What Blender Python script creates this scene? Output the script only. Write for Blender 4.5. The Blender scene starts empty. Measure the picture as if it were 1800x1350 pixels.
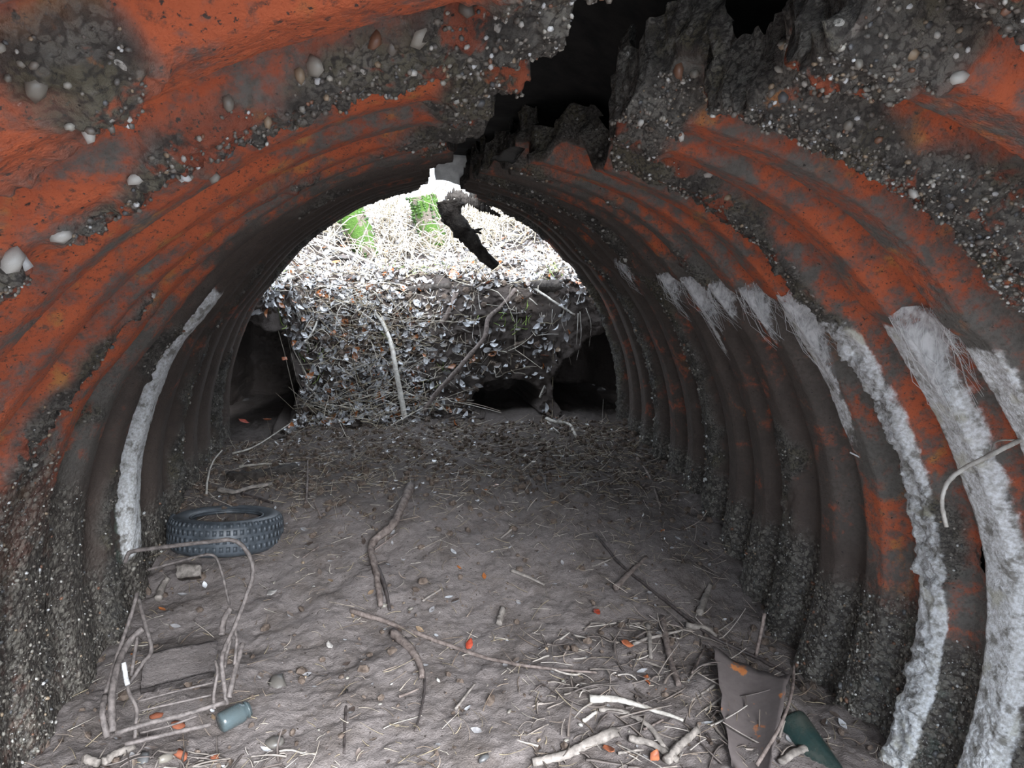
import bpy, math, random
import numpy as np
from mathutils import Vector

# ------------------------------------------------------------------ camera, sky, exposure
sc = bpy.context.scene
COL = sc.collection
FPX = 1300.0
PHI = math.atan(275 / FPX); PSI = math.atan(210 / FPX * math.cos(PHI))
cam = bpy.data.cameras.new('camera'); camo = bpy.data.objects.new('camera', cam); COL.objects.link(camo)
cam.sensor_width = 36.0; cam.lens = FPX / 1800 * 36.0; cam.clip_start = 0.02
camo.location = (0, 0, 1.5)
camo.rotation_euler = (math.pi / 2 - PHI, 0, -PSI)
sc.camera = camo
EXPOSURE = 2.25
sc.view_settings.view_transform = 'Standard'; sc.view_settings.look = 'None'
sc.view_settings.gamma = 1.0; sc.view_settings.use_curve_mapping = False
sc.view_settings.exposure = EXPOSURE
world = bpy.data.worlds.new('overcast_sky'); sc.world = world; world.use_nodes = True
bg = world.node_tree.nodes['Background']
bg.inputs['Color'].default_value = (0.77, 0.87, 1.0, 1); bg.inputs['Strength'].default_value = 1.0

sun = bpy.data.lights.new('veiled_sun', 'SUN'); suno = bpy.data.objects.new('veiled_sun', sun); COL.objects.link(suno)
sun.energy = 4.3; sun.angle = math.radians(40); sun.color = (.90, .94, 1.0)
suno.location = (-1, -6, 6); suno.rotation_euler = Vector((-.20, .80, -.58)).to_track_quat('-Z', 'Y').to_euler()   # low, from behind the camera

# ------------------------------------------------------------------ camera geometry helpers (pixel -> point at a depth)
CF = np.array([math.sin(PSI) * math.cos(PHI), math.cos(PSI) * math.cos(PHI), -math.sin(PHI)])
CR = np.array([math.cos(PSI), -math.sin(PSI), 0.0]); CU = np.cross(CR, CF); C0 = np.array([0, 0, 1.5])
def ray(px, py): return CF + CR * (px - 900) / FPX + CU * (675 - py) / FPX
def at(px, py, Y):
    d = ray(px, py); return C0 + d * Y / d[1]

# ------------------------------------------------------------------ numpy noise
def _h(ix, iy, iz, seed):
    n = (ix.astype(np.int64) * 374761393 + iy.astype(np.int64) * 668265263 + iz.astype(np.int64) * 1274126177 + seed * 974711) & 0x7fffffff
    n = ((n ^ (n >> 13)) * 1103515245 + 12345) & 0x7fffffff
    n = ((n ^ (n >> 15)) * 1274126177) & 0x7fffffff
    return ((n ^ (n >> 14)) & 0xffff) / 65535.0
def vnoise(P, scale, seed=0):
    q = P * scale; i = np.floor(q); f = q - i; f = f * f * (3 - 2 * f); i = i.astype(np.int64)
    x, y, z = i[..., 0], i[..., 1], i[..., 2]; fx, fy, fz = f[..., 0], f[..., 1], f[..., 2]
    def L(a, b, t): return a + (b - a) * t
    return L(L(L(_h(x, y, z, seed), _h(x + 1, y, z, seed), fx), L(_h(x, y + 1, z, seed), _h(x + 1, y + 1, z, seed), fx), fy),
             L(L(_h(x, y, z + 1, seed), _h(x + 1, y, z + 1, seed), fx), L(_h(x, y + 1, z + 1, seed), _h(x + 1, y + 1, z + 1, seed), fx), fy), fz)
def fbm(P, scale, octv=3, seed=0):
    s = 0; a = 1.0; t = 0
    for k in range(octv):
        s = s + a * vnoise(P + 17.3 * k, scale, seed + k * 7); t += a; a *= .5; scale *= 2.03
    return s / t
def worley(P, scale, seed=0):
    q = P * scale; i = np.floor(q).astype(np.int64); best = np.full(P.shape[:-1], 9.0)
    for a in (-1, 0, 1):
        for b in (-1, 0, 1):
            for c in (-1, 0, 1):
                X, Y, Z = i[..., 0] + a, i[..., 1] + b, i[..., 2] + c
                d = (X + _h(X, Y, Z, seed) - q[..., 0]) ** 2 + (Y + _h(X, Y, Z, seed + 1) - q[..., 1]) ** 2 + (Z + _h(X, Y, Z, seed + 2) - q[..., 2]) ** 2
                best = np.minimum(best, d)
    return np.sqrt(best)
def sst(a, b, x):
    t = np.clip((x - a) / (b - a), 0, 1); return t * t * (3 - 2 * t)

# ------------------------------------------------------------------ object helpers
def mesh_np(name, V, Fq, smooth=True):
    """V (n,3) float, Fq (m,k) int faces"""
    me = bpy.data.meshes.new(name)
    V = np.ascontiguousarray(V, dtype=np.float32).reshape(-1, 3); Fq = np.ascontiguousarray(Fq, dtype=np.int32)
    m, k = Fq.shape
    me.vertices.add(len(V)); me.vertices.foreach_set('co', V.ravel())
    me.loops.add(m * k); me.loops.foreach_set('vertex_index', Fq.ravel())
    me.polygons.add(m); me.polygons.foreach_set('loop_start', np.arange(0, m * k, k, dtype=np.int32))
    me.polygons.foreach_set('loop_total', np.full(m, k, dtype=np.int32))
    if smooth: me.polygons.foreach_set('use_smooth', np.ones(m, dtype=bool))
    me.update(calc_edges=True); me.validate()
    return me
def fattr(me, nm, arr):
    a = me.attributes.new(nm, 'FLOAT', 'POINT'); a.data.foreach_set('value', np.ascontiguousarray(arr, dtype=np.float32).ravel())
def cattr(me, nm, arr):
    a = me.attributes.new(nm, 'FLOAT_COLOR', 'POINT')
    c = np.ones((len(arr), 4), dtype=np.float32); c[:, :3] = arr; a.data.foreach_set('color', c.ravel())
def obj(name, me, mat, parent=None):
    o = bpy.data.objects.new(name, me); COL.objects.link(o)
    if mat and len(me.materials) == 0: me.materials.append(mat)
    if parent: o.parent = parent
    return o
def tag(o, label, cat, group=None, kind=None):
    o['label'] = label; o['category'] = cat
    if group: o['group'] = group
    if kind: o['kind'] = kind
    return o
def empty(name, loc):
    o = bpy.data.objects.new(name, None); COL.objects.link(o); o.location = loc; o.empty_display_size = .05
    return o
def grid_faces(r, c, wrap=False):
    i = np.arange(r - 1)[:, None]; j = np.arange(c if wrap else c - 1)[None, :]
    j2 = (j + 1) % c
    return np.stack([i * c + j, i * c + j2, (i + 1) * c + j2, (i + 1) * c + j], -1).reshape(-1, 4)
def catmull(pts, n):
    P = np.array(pts, float)
    if len(P) == 2: return P[0] + (P[1] - P[0]) * np.linspace(0, 1, n)[:, None]
    Q = np.vstack([2 * P[0] - P[1], P, 2 * P[-1] - P[-2]]); out = []
    T = np.linspace(0, len(P) - 1 - 1e-9, n)
    for t in T:
        i = int(t); u = t - i; a, b, c, d = Q[i:i + 4]
        out.append(.5 * ((2 * b) + (c - a) * u + (2 * a - 5 * b + 4 * c - d) * u * u + (-a + 3 * b - 3 * c + d) * u ** 3))
    return np.array(out)
def tube_arrays(path, r0, r1, sides=6, rough=0.0, seed=0, flat=1.0):
    P = np.asarray(path, float); n = len(P)
    T = np.gradient(P, axis=0); T /= np.linalg.norm(T, axis=1)[:, None] + 1e-12
    up = np.array([0, 0, 1.0]) if abs(T[0, 2]) < .9 else np.array([1.0, 0, 0])
    rad = np.linspace(r0, r1, n); rs = np.random.RandomState(seed)
    V = []
    for i in range(n):
        a = np.cross(T[i], up); a /= np.linalg.norm(a) + 1e-12; b = np.cross(a, T[i]); up = b
        ang = np.arange(sides) * 2 * math.pi / sides
        rr = rad[i] * (1 + rough * (rs.rand(sides) - .5) * 2)
        V.append(P[i] + (np.cos(ang) * rr)[:, None] * a + (np.sin(ang) * rr * flat)[:, None] * b)
    V = np.concatenate(V); Fq = grid_faces(n, sides, True)
    c0 = len(V); V = np.vstack([V, P[0], P[-1]])
    j = np.arange(sides); j2 = (j + 1) % sides
    cap0 = np.stack([np.full(sides, c0), j2, j, j], -1)[:, :3]; base = (n - 1) * sides
    cap1 = np.stack([np.full(sides, c0 + 1), base + j, base + j2], -1)
    return V, Fq, np.vstack([cap0, cap1])
def poly_mesh(name, V, quads, tris, smooth=True):
    me = bpy.data.meshes.new(name)
    me.from_pydata([tuple(v) for v in V], [], [tuple(map(int, q)) for q in quads] + [tuple(map(int, t)) for t in tris])
    if smooth: me.polygons.foreach_set('use_smooth', np.ones(len(me.polygons), dtype=bool))
    me.update(); return me
def tube(name, path, r0, r1, mat, parent=None, sides=6, rough=0.0, seed=0, flat=1.0):
    V, q, t = tube_arrays(path, r0, r1, sides, rough, seed, flat)
    return obj(name, poly_mesh(name, V, q, t), mat, parent)
def scatter_mesh(name, TV, TF, M, T, cols=None):
    """joined copies of a template: M (n,3,3), T (n,3)"""
    n = len(T); k = len(TV)
    V = np.einsum('nij,kj->nki', M, TV) + T[:, None, :]
    Fq = (TF[None] + (np.arange(n) * k)[:, None, None]).reshape(-1, TF.shape[1])
    me = mesh_np(name, V.reshape(-1, 3), Fq)
    if cols is not None: cattr(me, 'tint', np.repeat(cols, k, axis=0))
    return me
def rotmats(rs, n, tilt=math.pi):
    a = rs.rand(n) * 2 * math.pi; b = (rs.rand(n) - .5) * 2 * tilt; c = (rs.rand(n) - .5) * 2 * tilt
    ca, sa, cb, sb, cc, sn = np.cos(a), np.sin(a), np.cos(b), np.sin(b), np.cos(c), np.sin(c)
    Z = np.zeros(n); O = np.ones(n)
    Rz = np.stack([ca, -sa, Z, sa, ca, Z, Z, Z, O], -1).reshape(n, 3, 3)
    Rx = np.stack([O, Z, Z, Z, cb, -sb, Z, sb, cb], -1).reshape(n, 3, 3)
    Ry = np.stack([cc, Z, sn, Z, O, Z, -sn, Z, cc], -1).reshape(n, 3, 3)
    return Rz @ Rx @ Ry
def basis_to(N, rs):
    """n random rotations whose z axis is N"""
    n = len(N); r = rs.randn(n, 3); X = np.cross(r, N); X /= np.linalg.norm(X, axis=1)[:, None] + 1e-9
    Yv = np.cross(N, X); return np.stack([X, Yv, N], -1)
PHIG = (1 + 5 ** .5) / 2
ICO_V = np.array([(-1, PHIG, 0), (1, PHIG, 0), (-1, -PHIG, 0), (1, -PHIG, 0), (0, -1, PHIG), (0, 1, PHIG), (0, -1, -PHIG), (0, 1, -PHIG), (PHIG, 0, -1), (PHIG, 0, 1), (-PHIG, 0, -1), (-PHIG, 0, 1)]) / math.sqrt(1 + PHIG ** 2)
ICO_F = np.array([(0, 11, 5), (0, 5, 1), (0, 1, 7), (0, 7, 10), (0, 10, 11), (1, 5, 9), (5, 11, 4), (11, 10, 2), (10, 7, 6), (7, 1, 8), (3, 9, 4), (3, 4, 2), (3, 2, 6), (3, 6, 8), (3, 8, 9), (4, 9, 5), (2, 4, 11), (6, 2, 10), (8, 6, 7), (9, 8, 1)])
def stone_mesh(name, seed, sub=False):
    rs = np.random.RandomState(seed)
    V = ICO_V * (1 + .28 * (rs.rand(12, 1) - .5)) * (np.array([1, .78, .6]) + .2 * (rs.rand(3) - .5))
    return mesh_np(name, V, ICO_F)

# ------------------------------------------------------------------ materials
class NT:
    def __init__(s, name):
        s.m = bpy.data.materials.new(name); s.m.use_nodes = True; s.t = s.m.node_tree
        s.b = s.t.nodes['Principled BSDF']; s.out = s.t.nodes['Material Output']
    def n(s, typ, **kw):
        nd = s.t.nodes.new(typ)
        for k, v in kw.items(): setattr(nd, k, v)
        return nd
    def link(s, a, b): s.t.links.new(a, b)
    def set(s, sock, v):
        if hasattr(v, 'is_output') or isinstance(v, bpy.types.NodeSocket): s.link(v, sock)
        elif isinstance(v, (tuple, list)) and len(v) == 3: sock.default_value = (*v, 1)
        else: sock.default_value = v
    def coord(s, kind='Object'):
        if not hasattr(s, '_tc'): s._tc = s.n('ShaderNodeTexCoord')
        return s._tc.outputs[kind]
    def noise(s, scale, detail=4, rough=.55, vec=None, dist=0.0):
        nd = s.n('ShaderNodeTexNoise'); nd.inputs['Scale'].default_value = scale; nd.inputs['Detail'].default_value = detail
        nd.inputs['Roughness'].default_value = rough; nd.inputs['Distortion'].default_value = dist
        s.link(vec or s.coord(), nd.inputs['Vector']); return nd.outputs['Fac']
    def vor(s, scale, feature='F1', out='Distance', vec=None):
        nd = s.n('ShaderNodeTexVoronoi'); nd.feature = feature; nd.inputs['Scale'].default_value = scale
        s.link(vec or s.coord(), nd.inputs['Vector']); return nd.outputs[out]
    def step(s, v, a, b, lo=0.0, hi=1.0):
        nd = s.n('ShaderNodeMapRange'); nd.interpolation_type = 'SMOOTHSTEP'
        s.set(nd.inputs['Value'], v); s.set(nd.inputs['From Min'], a); s.set(nd.inputs['From Max'], b)
        nd.inputs['To Min'].default_value = lo; nd.inputs['To Max'].default_value = hi; return nd.outputs['Result']
    def math(s, op, a, b=0.0):
        nd = s.n('ShaderNodeMath'); nd.operation = op; s.set(nd.inputs[0], a); s.set(nd.inputs[1], b); return nd.outputs[0]
    def mix(s, fac, a, b, mode='MIX'):
        nd = s.n('ShaderNodeMix'); nd.data_type = 'RGBA'; nd.blend_type = mode
        s.set(nd.inputs[0], fac); s.set(nd.inputs[6], a); s.set(nd.inputs[7], b); return nd.outputs[2]
    def attr(s, nm, out='Fac'):
        nd = s.n('ShaderNodeAttribute'); nd.attribute_name = nm; return nd.outputs[out]
    def bump(s, h, strength=.5, dist=.01):
        nd = s.n('ShaderNodeBump'); nd.inputs['Strength'].default_value = strength; nd.inputs['Distance'].default_value = dist
        s.link(h, nd.inputs['Height']); s.link(nd.outputs['Normal'], s.b.inputs['Normal'])
    def fin(s, color, rough=.85, spec=.3, metal=0.0):
        s.set(s.b.inputs['Base Color'], color); s.set(s.b.inputs['Roughness'], rough)
        s.b.inputs['Specular IOR Level'].default_value = spec; s.b.inputs['Metallic'].default_value = metal
        return s.m

def mat_vault():
    s = NT('rust_stained_concrete')
    crust, rust, white, green, low, wet = (s.attr(a) for a in ('crust', 'rust', 'white', 'green', 'low', 'wet'))
    big = s.noise(5.0, 6, .6, dist=.4); mid = s.noise(17, 6, .65, dist=.3); fine = s.noise(90, 4, .6); vfine = s.noise(260, 2, .5)
    n = s.math('ADD', s.math('ADD', s.math('MULTIPLY', big, .45), s.math('MULTIPLY', mid, .37)), s.math('MULTIPLY', s.noise(48, 5, .7, dist=.5), .18))
    thr = s.math('SUBTRACT', 1.0, rust)
    m = s.step(s.math('SUBTRACT', n, thr), -.06, .07)
    grey = s.mix(mid, (.06, .056, .05), (.19, .175, .155))
    grey = s.mix(s.step(fine, .42, .7), grey, (.085, .078, .068))
    org = s.mix(s.step(big, .38, .6), (.27, .060, .027), (.40, .094, .038))
    org = s.mix(s.step(s.noise(9, 4, .6), .56, .68), org, (.38, .16, .05))
    org = s.mix(s.step(mid, .5, .25), org, (.19, .048, .027))
    org = s.mix(s.step(s.noise(70, 5, .75), .48, .34), org, (.15, .055, .034))
    org = s.mix(s.step(s.noise(150, 3, .6), .39, .31), org, (.05, .032, .026))
    brown = s.mix(mid, (.030, .020, .016), (.085, .058, .046))
    base = s.mix(s.step(rust, .40, .49), s.mix(.8, grey, brown), grey)  # low rust gives dark brown; on the far roof it also paints dimness
    c = s.mix(s.math('MULTIPLY', m, s.math('SUBTRACT', 1.0, s.math('MULTIPLY', crust, .93))), base, org)
    wob = s.n('ShaderNodeVectorMath'); wob.operation = 'MULTIPLY_ADD'
    nz = s.n('ShaderNodeTexNoise'); nz.inputs['Scale'].default_value = 30; nz.inputs['Detail'].default_value = 3; s.link(s.coord(), nz.inputs['Vector'])
    s.link(nz.outputs['Color'], wob.inputs[0]); wob.inputs[1].default_value = (.03, .03, .03); s.link(s.coord(), wob.inputs[2])
    def cells(scale):
        v = s.n('ShaderNodeTexVoronoi'); v.inputs['Scale'].default_value = scale; s.link(wob.outputs[0], v.inputs['Vector'])
        sp = s.n('ShaderNodeSeparateColor'); s.link(v.outputs['Color'], sp.inputs[0]); return v.outputs['Distance'], sp.outputs[0], sp.outputs[1]
    om = s.step(s.noise(6.5, 5, .65, dist=.6), .545, .60, 0, .85)
    d1, ra, rb = cells(58); d2, rc, rd = cells(150)
    cg = s.mix(s.step(s.noise(12, 5, .65), .38, .62), (.05, .045, .039), (.155, .145, .125))
    cg = s.mix(s.step(s.noise(7, 4, .6), .52, .62, 0, .6), cg, (.13, .115, .07))
    st = s.mix(ra, (.04, .036, .032), (.21, .195, .17))
    cg = s.mix(s.step(d1, .42, .30, 0, .75), cg, st)
    cg = s.mix(s.step(s.math('MULTIPLY', rb, s.step(d1, .34, .22)), .86, .93), cg, (.42, .40, .36))
    cg = s.mix(s.step(d2, .5, .75, 0, .8), cg, (.025, .022, .02))
    cg = s.mix(s.step(s.noise(90, 5, .75), .47, .33, 0, .9), cg, (.022, .02, .018))
    cg = s.mix(s.math('MULTIPLY', om, s.step(rust, .44, .50)), cg, org)
    c = s.mix(s.math('MULTIPLY', crust, .9), c, cg)
    gv = s.mix(ra, (.05, .044, .037), (.165, .152, .128)); gv = s.mix(s.step(d1, .40, .62), gv, (.035, .03, .026))
    gv = s.mix(s.step(d2, .42, .30, 0, .6), gv, s.mix(rc, (.05, .045, .038), (.24, .225, .195)))
    gv = s.mix(s.step(s.math('MULTIPLY', rd, s.step(d2, .40, .25)), .90, .95), gv, (.45, .46, .44))
    c = s.mix(s.step(s.math('ADD', low, s.math('MULTIPLY', s.math('SUBTRACT', mid, .5), .8)), .35, .7, 0, .9), c, gv)
    # dark pits
    c = s.mix(s.step(s.noise(60, 3, .6), .33, .26), c, (.02, .017, .015))
    c = s.mix(s.step(s.math('ADD', green, s.math('MULTIPLY', s.math('SUBTRACT', mid, .5), 1.1)), .4, .8, 0, .8), c, (.10, .15, .12))
    wn = s.math('ADD', white, s.math('MULTIPLY', s.math('SUBTRACT', s.math('ADD', s.math('MULTIPLY', mid, .6), s.math('MULTIPLY', big, .4)), .5), 1.7))
    wcol = s.mix(s.step(fine, .3, .7), (.40, .39, .37), (.70, .71, .72))
    wcol = s.mix(s.step(s.noise(22, 4, .65), .50, .66), wcol, (.20, .19, .17))
    wcol = s.mix(s.step(s.noise(8, 3, .6), .55, .68, 0, .6), wcol, (.42, .40, .30))
    c = s.mix(s.step(wn, .44, .66), c, wcol)
    h = s.math('ADD', s.math('MULTIPLY', fine, .7), s.math('MULTIPLY', vfine, .35))
    h = s.math('ADD', h, s.math('MULTIPLY', s.math('MULTIPLY', s.vor(75), low), -1.2))
    h = s.math('ADD', h, s.math('MULTIPLY', s.math('SUBTRACT', s.math('MULTIPLY', s.noise(55, 6, .75), 2.2), s.math('MULTIPLY', d1, 1.1)), crust))
    s.bump(h, .8, .007)
    r = s.step(wet, 0, 1, .88, .5)
    return s.fin(c, r, .35)
def mat_soil():
    s = NT('brown_soil')
    a = s.noise(6, 6, .6); b = s.noise(40, 6, .7); f = s.noise(180, 3, .6)
    c = s.mix(b, (.085, .071, .066), (.25, .218, .205))
    c = s.mix(s.step(a, .45, .65), c, s.mix(b, (.065, .053, .047), (.18, .152, .138)))
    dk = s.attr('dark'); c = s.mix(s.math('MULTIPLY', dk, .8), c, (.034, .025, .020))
    c = s.mix(s.step(f, .68, .8), c, (.30, .26, .20))
    c = s.mix(s.step(s.noise(70, 3, .6), .36, .28), c, (.03, .022, .017))
    s.bump(s.math('ADD', s.math('MULTIPLY', b, 1.2), s.math('MULTIPLY', f, .5)), .8, .012)
    return s.fin(c, .9, .25)
def mat_simple(name, c1, c2, scale=30, rough=.8, spec=.3, bump=.4, bd=.004, stretch=None, metal=0.0):
    s = NT(name); vec = None
    if stretch:
        mp = s.n('ShaderNodeMapping'); mp.inputs['Scale'].default_value = stretch; s.link(s.coord(), mp.inputs['Vector']); vec = mp.outputs[0]
    a = s.noise(scale, 5, .65, vec); c = s.mix(s.step(a, .3, .7), c1, c2)
    if bump: s.bump(a, bump, bd)
    return s.fin(c, rough, spec, metal)
def mat_tint(name, rough=.6, spec=.4, scale=60, transl=0.0):
    s = NT(name); a = s.noise(scale, 4, .6)
    c = s.mix(1.0, s.attr('tint', 'Color'), s.mix(s.step(a, .25, .75), (.55, .55, .55), (1.15, 1.15, 1.15)), 'MULTIPLY')
    return s.fin(c, rough, spec)
M_VAULT = mat_vault(); M_SOIL = mat_soil()
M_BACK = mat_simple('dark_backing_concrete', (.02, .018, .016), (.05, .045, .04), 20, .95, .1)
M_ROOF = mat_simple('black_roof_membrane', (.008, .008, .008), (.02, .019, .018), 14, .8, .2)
M_SLAB = mat_simple('pale_roof_slab', (.5, .5, .48), (.7, .7, .67), 25, .9, .2)
M_PEB = mat_tint('pebbles', .42, .5, 90)
M_LEAF = mat_tint('leaf_litter', .25, .8, 40)
M_STRAW = mat_tint('dry_stems', .6, .4, 30)
M_CLOD = mat_simple('soil_clods', (.05, .036, .028), (.15, .115, .092), 40, .9, .2, .6, .01)
M_TWIG = mat_simple('grey_brown_twig', (.07, .052, .045), (.21, .17, .15), 45, .75, .35)
M_DARKTWIG = mat_simple('dark_wet_twig', (.022, .017, .016), (.075, .06, .055), 45, .6, .4)
M_PALE = mat_simple('pale_bare_wood', (.26, .235, .205), (.52, .49, .44), 35, .7, .3, .5, .004, (1, 1, 1))
M_DRIFT = mat_simple('weathered_wood', (.12, .105, .092), (.30, .265, .235), 38, .75, .3, .6, .004)
M_BARK = mat_simple('dark_bark', (.018, .014, .012), (.07, .06, .052), 28, .85, .25, .9, .02)
M_RUBBER = mat_simple('tyre_rubber', (.032, .038, .044), (.075, .087, .10), 22, .45, .45, .3, .003)
M_ROD = mat_simple('rusty_rod', (.055, .046, .042), (.15, .128, .118), 60, .7, .4, .6, .002)
M_RODP = mat_simple('bare_metal_rod', (.35, .34, .33), (.6, .6, .6), 60, .4, .5, .3, .002)
M_BRICK = mat_simple('orange_brick', (.17, .055, .03), (.32, .11, .06), 60, .85, .2)
M_ORLEAF = mat_simple('orange_leaf', (.20, .06, .03), (.36, .12, .05), 50, .5, .4)
M_PALELEAF = mat_simple('pale_leaf', (.26, .24, .22), (.42, .39, .36), 50, .55, .4)
M_REDLEAF = mat_simple('red_leaf', (.22, .03, .015), (.36, .06, .03), 50, .5, .4)
M_WEB = None

# ------------------------------------------------------------------ ground shape
def toe(x): return 4.88 - .22 * sst(1.0, 1.25, x) - .24 * sst(-.60, -.85, x) + .07 * np.sin(x * 2.3) - .5 * sst(1.55, 1.75, x) - .5 * sst(-1.12, -1.3, x)  # outer flanks are unseen, drawn forward to shut sky light out of the undercuts
def wid(x): return .95 - .50 * sst(.1, .75, x) - .12 * sst(1.0, 1.25, x) - .60 * sst(-.55, -.85, x)
def ground(x, y, bank=1.0):
    x = np.asarray(x, float); y = np.asarray(y, float)
    P = np.stack([x, y, x * 0], -1)
    b = -.035 + .215 * sst(2.5, 3.75, y + .10 * x) + .04 * sst(3.6, 4.8, y)
    b = b + .075 * np.exp(-((x + .95) / .35) ** 2) * sst(3.2, 2.4, y) - .05 * sst(1.0, 1.5, x) * sst(3.2, 2.6, y)
    b = b + .05 * np.exp(-((x - .15) / .7) ** 2 - ((y - 3.5) / .6) ** 2)
    t = toe(x); w = wid(x)
    f = sst(0, 1, (y - t) / w * .98 + .01)
    b = b + bank * .86 * f + bank * .17 * np.clip(np.minimum(y, 8.6) - t - w * .8, 0, None)
    b = b + .05 * (vnoise(P, 2.3, 3) - .5) * sst(1.2, 2.5, y) + .03 * (vnoise(P, 7.1, 5) - .5)
    b = b + .16 * (vnoise(P, 1.1, 9) - .5) * sst(5.2, 6.5, y) * sst(9.0, 8.0, y)
    return b
def G(px, py, lift=0.0):
    """point where the view ray through a photo pixel meets the ground"""
    d = ray(px, py); s = np.arange(.8, 14, .01); P = C0 + d * s[:, None]
    hit = np.nonzero(P[:, 2] < ground(P[:, 0], P[:, 1]))[0]
    i = hit[0] if len(hit) else len(s) - 1
    p = P[i].copy(); p[2] = float(ground(p[0], p[1])) + lift
    return p

# ------------------------------------------------------------------ vault: section curves (crown -> base) and corrugation
SEC_R = [(.10, 1.745), (.28, 1.735), (.46, 1.70), (.70, 1.62), (.88, 1.52), (1.03, 1.38), (1.16, 1.23), (1.28, 1.06), (1.37, .87), (1.43, .70), (1.47, .50), (1.48, .30), (1.46, .10), (1.41, -.10), (1.33, -.30)]
SEC_L = [(.22, 1.735), (.14, 1.72), (-.10, 1.655), (-.30, 1.555), (-.47, 1.44), (-.60, 1.32), (-.72, 1.18), (-.83, 1.05), (-.91, .90), (-.97, .75), (-1.02, .58), (-1.045, .40), (-1.055, .20), (-1.04, 0), (-1.01, -.25)]
CREST_R = [4.45 - .245 * (11 - k) for k in range(-7, 13)]
CREST_L = [.13, .42, .70, .97, 1.25, 1.55, 1.82, 2.09, 2.40, 2.70, 2.98, 3.28, 3.60, 3.90, 4.20, 4.45, 4.70]
D = .062
def resample(sec, n):
    P = catmull(sec, 600); L = np.r_[0, np.cumsum(np.linalg.norm(np.diff(P, axis=0), axis=1))]
    s = np.linspace(0, L[-1], n)
    Q = np.stack([np.interp(s, L, P[:, 0]), np.interp(s, L, P[:, 1])], -1)
    return Q, s
def prof(w, side='R'):           # w 0 crest .. 0.5 valley
    return D * sst(.15, .37, w) if side == 'R' else .060 * sst(.10, .41, w)
NSEC = 700
SECT = {}
for side, sec in (('R', SEC_R), ('L', SEC_L)):
    Q, s = resample(sec, NSEC); T = np.gradient(Q, axis=0); T /= np.linalg.norm(T, axis=1)[:, None]
    N = np.stack([-T[:, 1], T[:, 0]], -1)
    if N[NSEC // 2, 0] * (1 if side == 'R' else -1) < 0: N = -N       # outward
    SECT[side] = (Q, s, N)
def crown_edge(side, Y):
    P = np.stack([Y * 0, Y, Y * 0], -1); n = .12 * (vnoise(P, 4, 40 + (side == 'R')) - .5) + .025 * (vnoise(P, 23, 44 + (side == 'R')) - .5)
    if side == 'R':   # arc length from (.10,1.745)
        e = np.interp(Y, [0, .7, 1.0, 1.45, 2.0, 2.4, 3.0, 4.0, 4.8], [.40, .38, .34, .30, .44, .32, .25, .30, .42])
    else:             # arc length from (.22,1.735)
        e = np.interp(Y, [0, .75, .9, 1.05, 1.3, 1.6, 2.2, 3.2, 4.0, 4.8], [.0, .0, .01, -.03, .02, .02, .05, .05, .06, .10])
    return np.maximum(e + n, .004)
JOINT = 1.30           # height of the lap joint on the right side
POOL = {'R': [], 'L': []}
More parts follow.
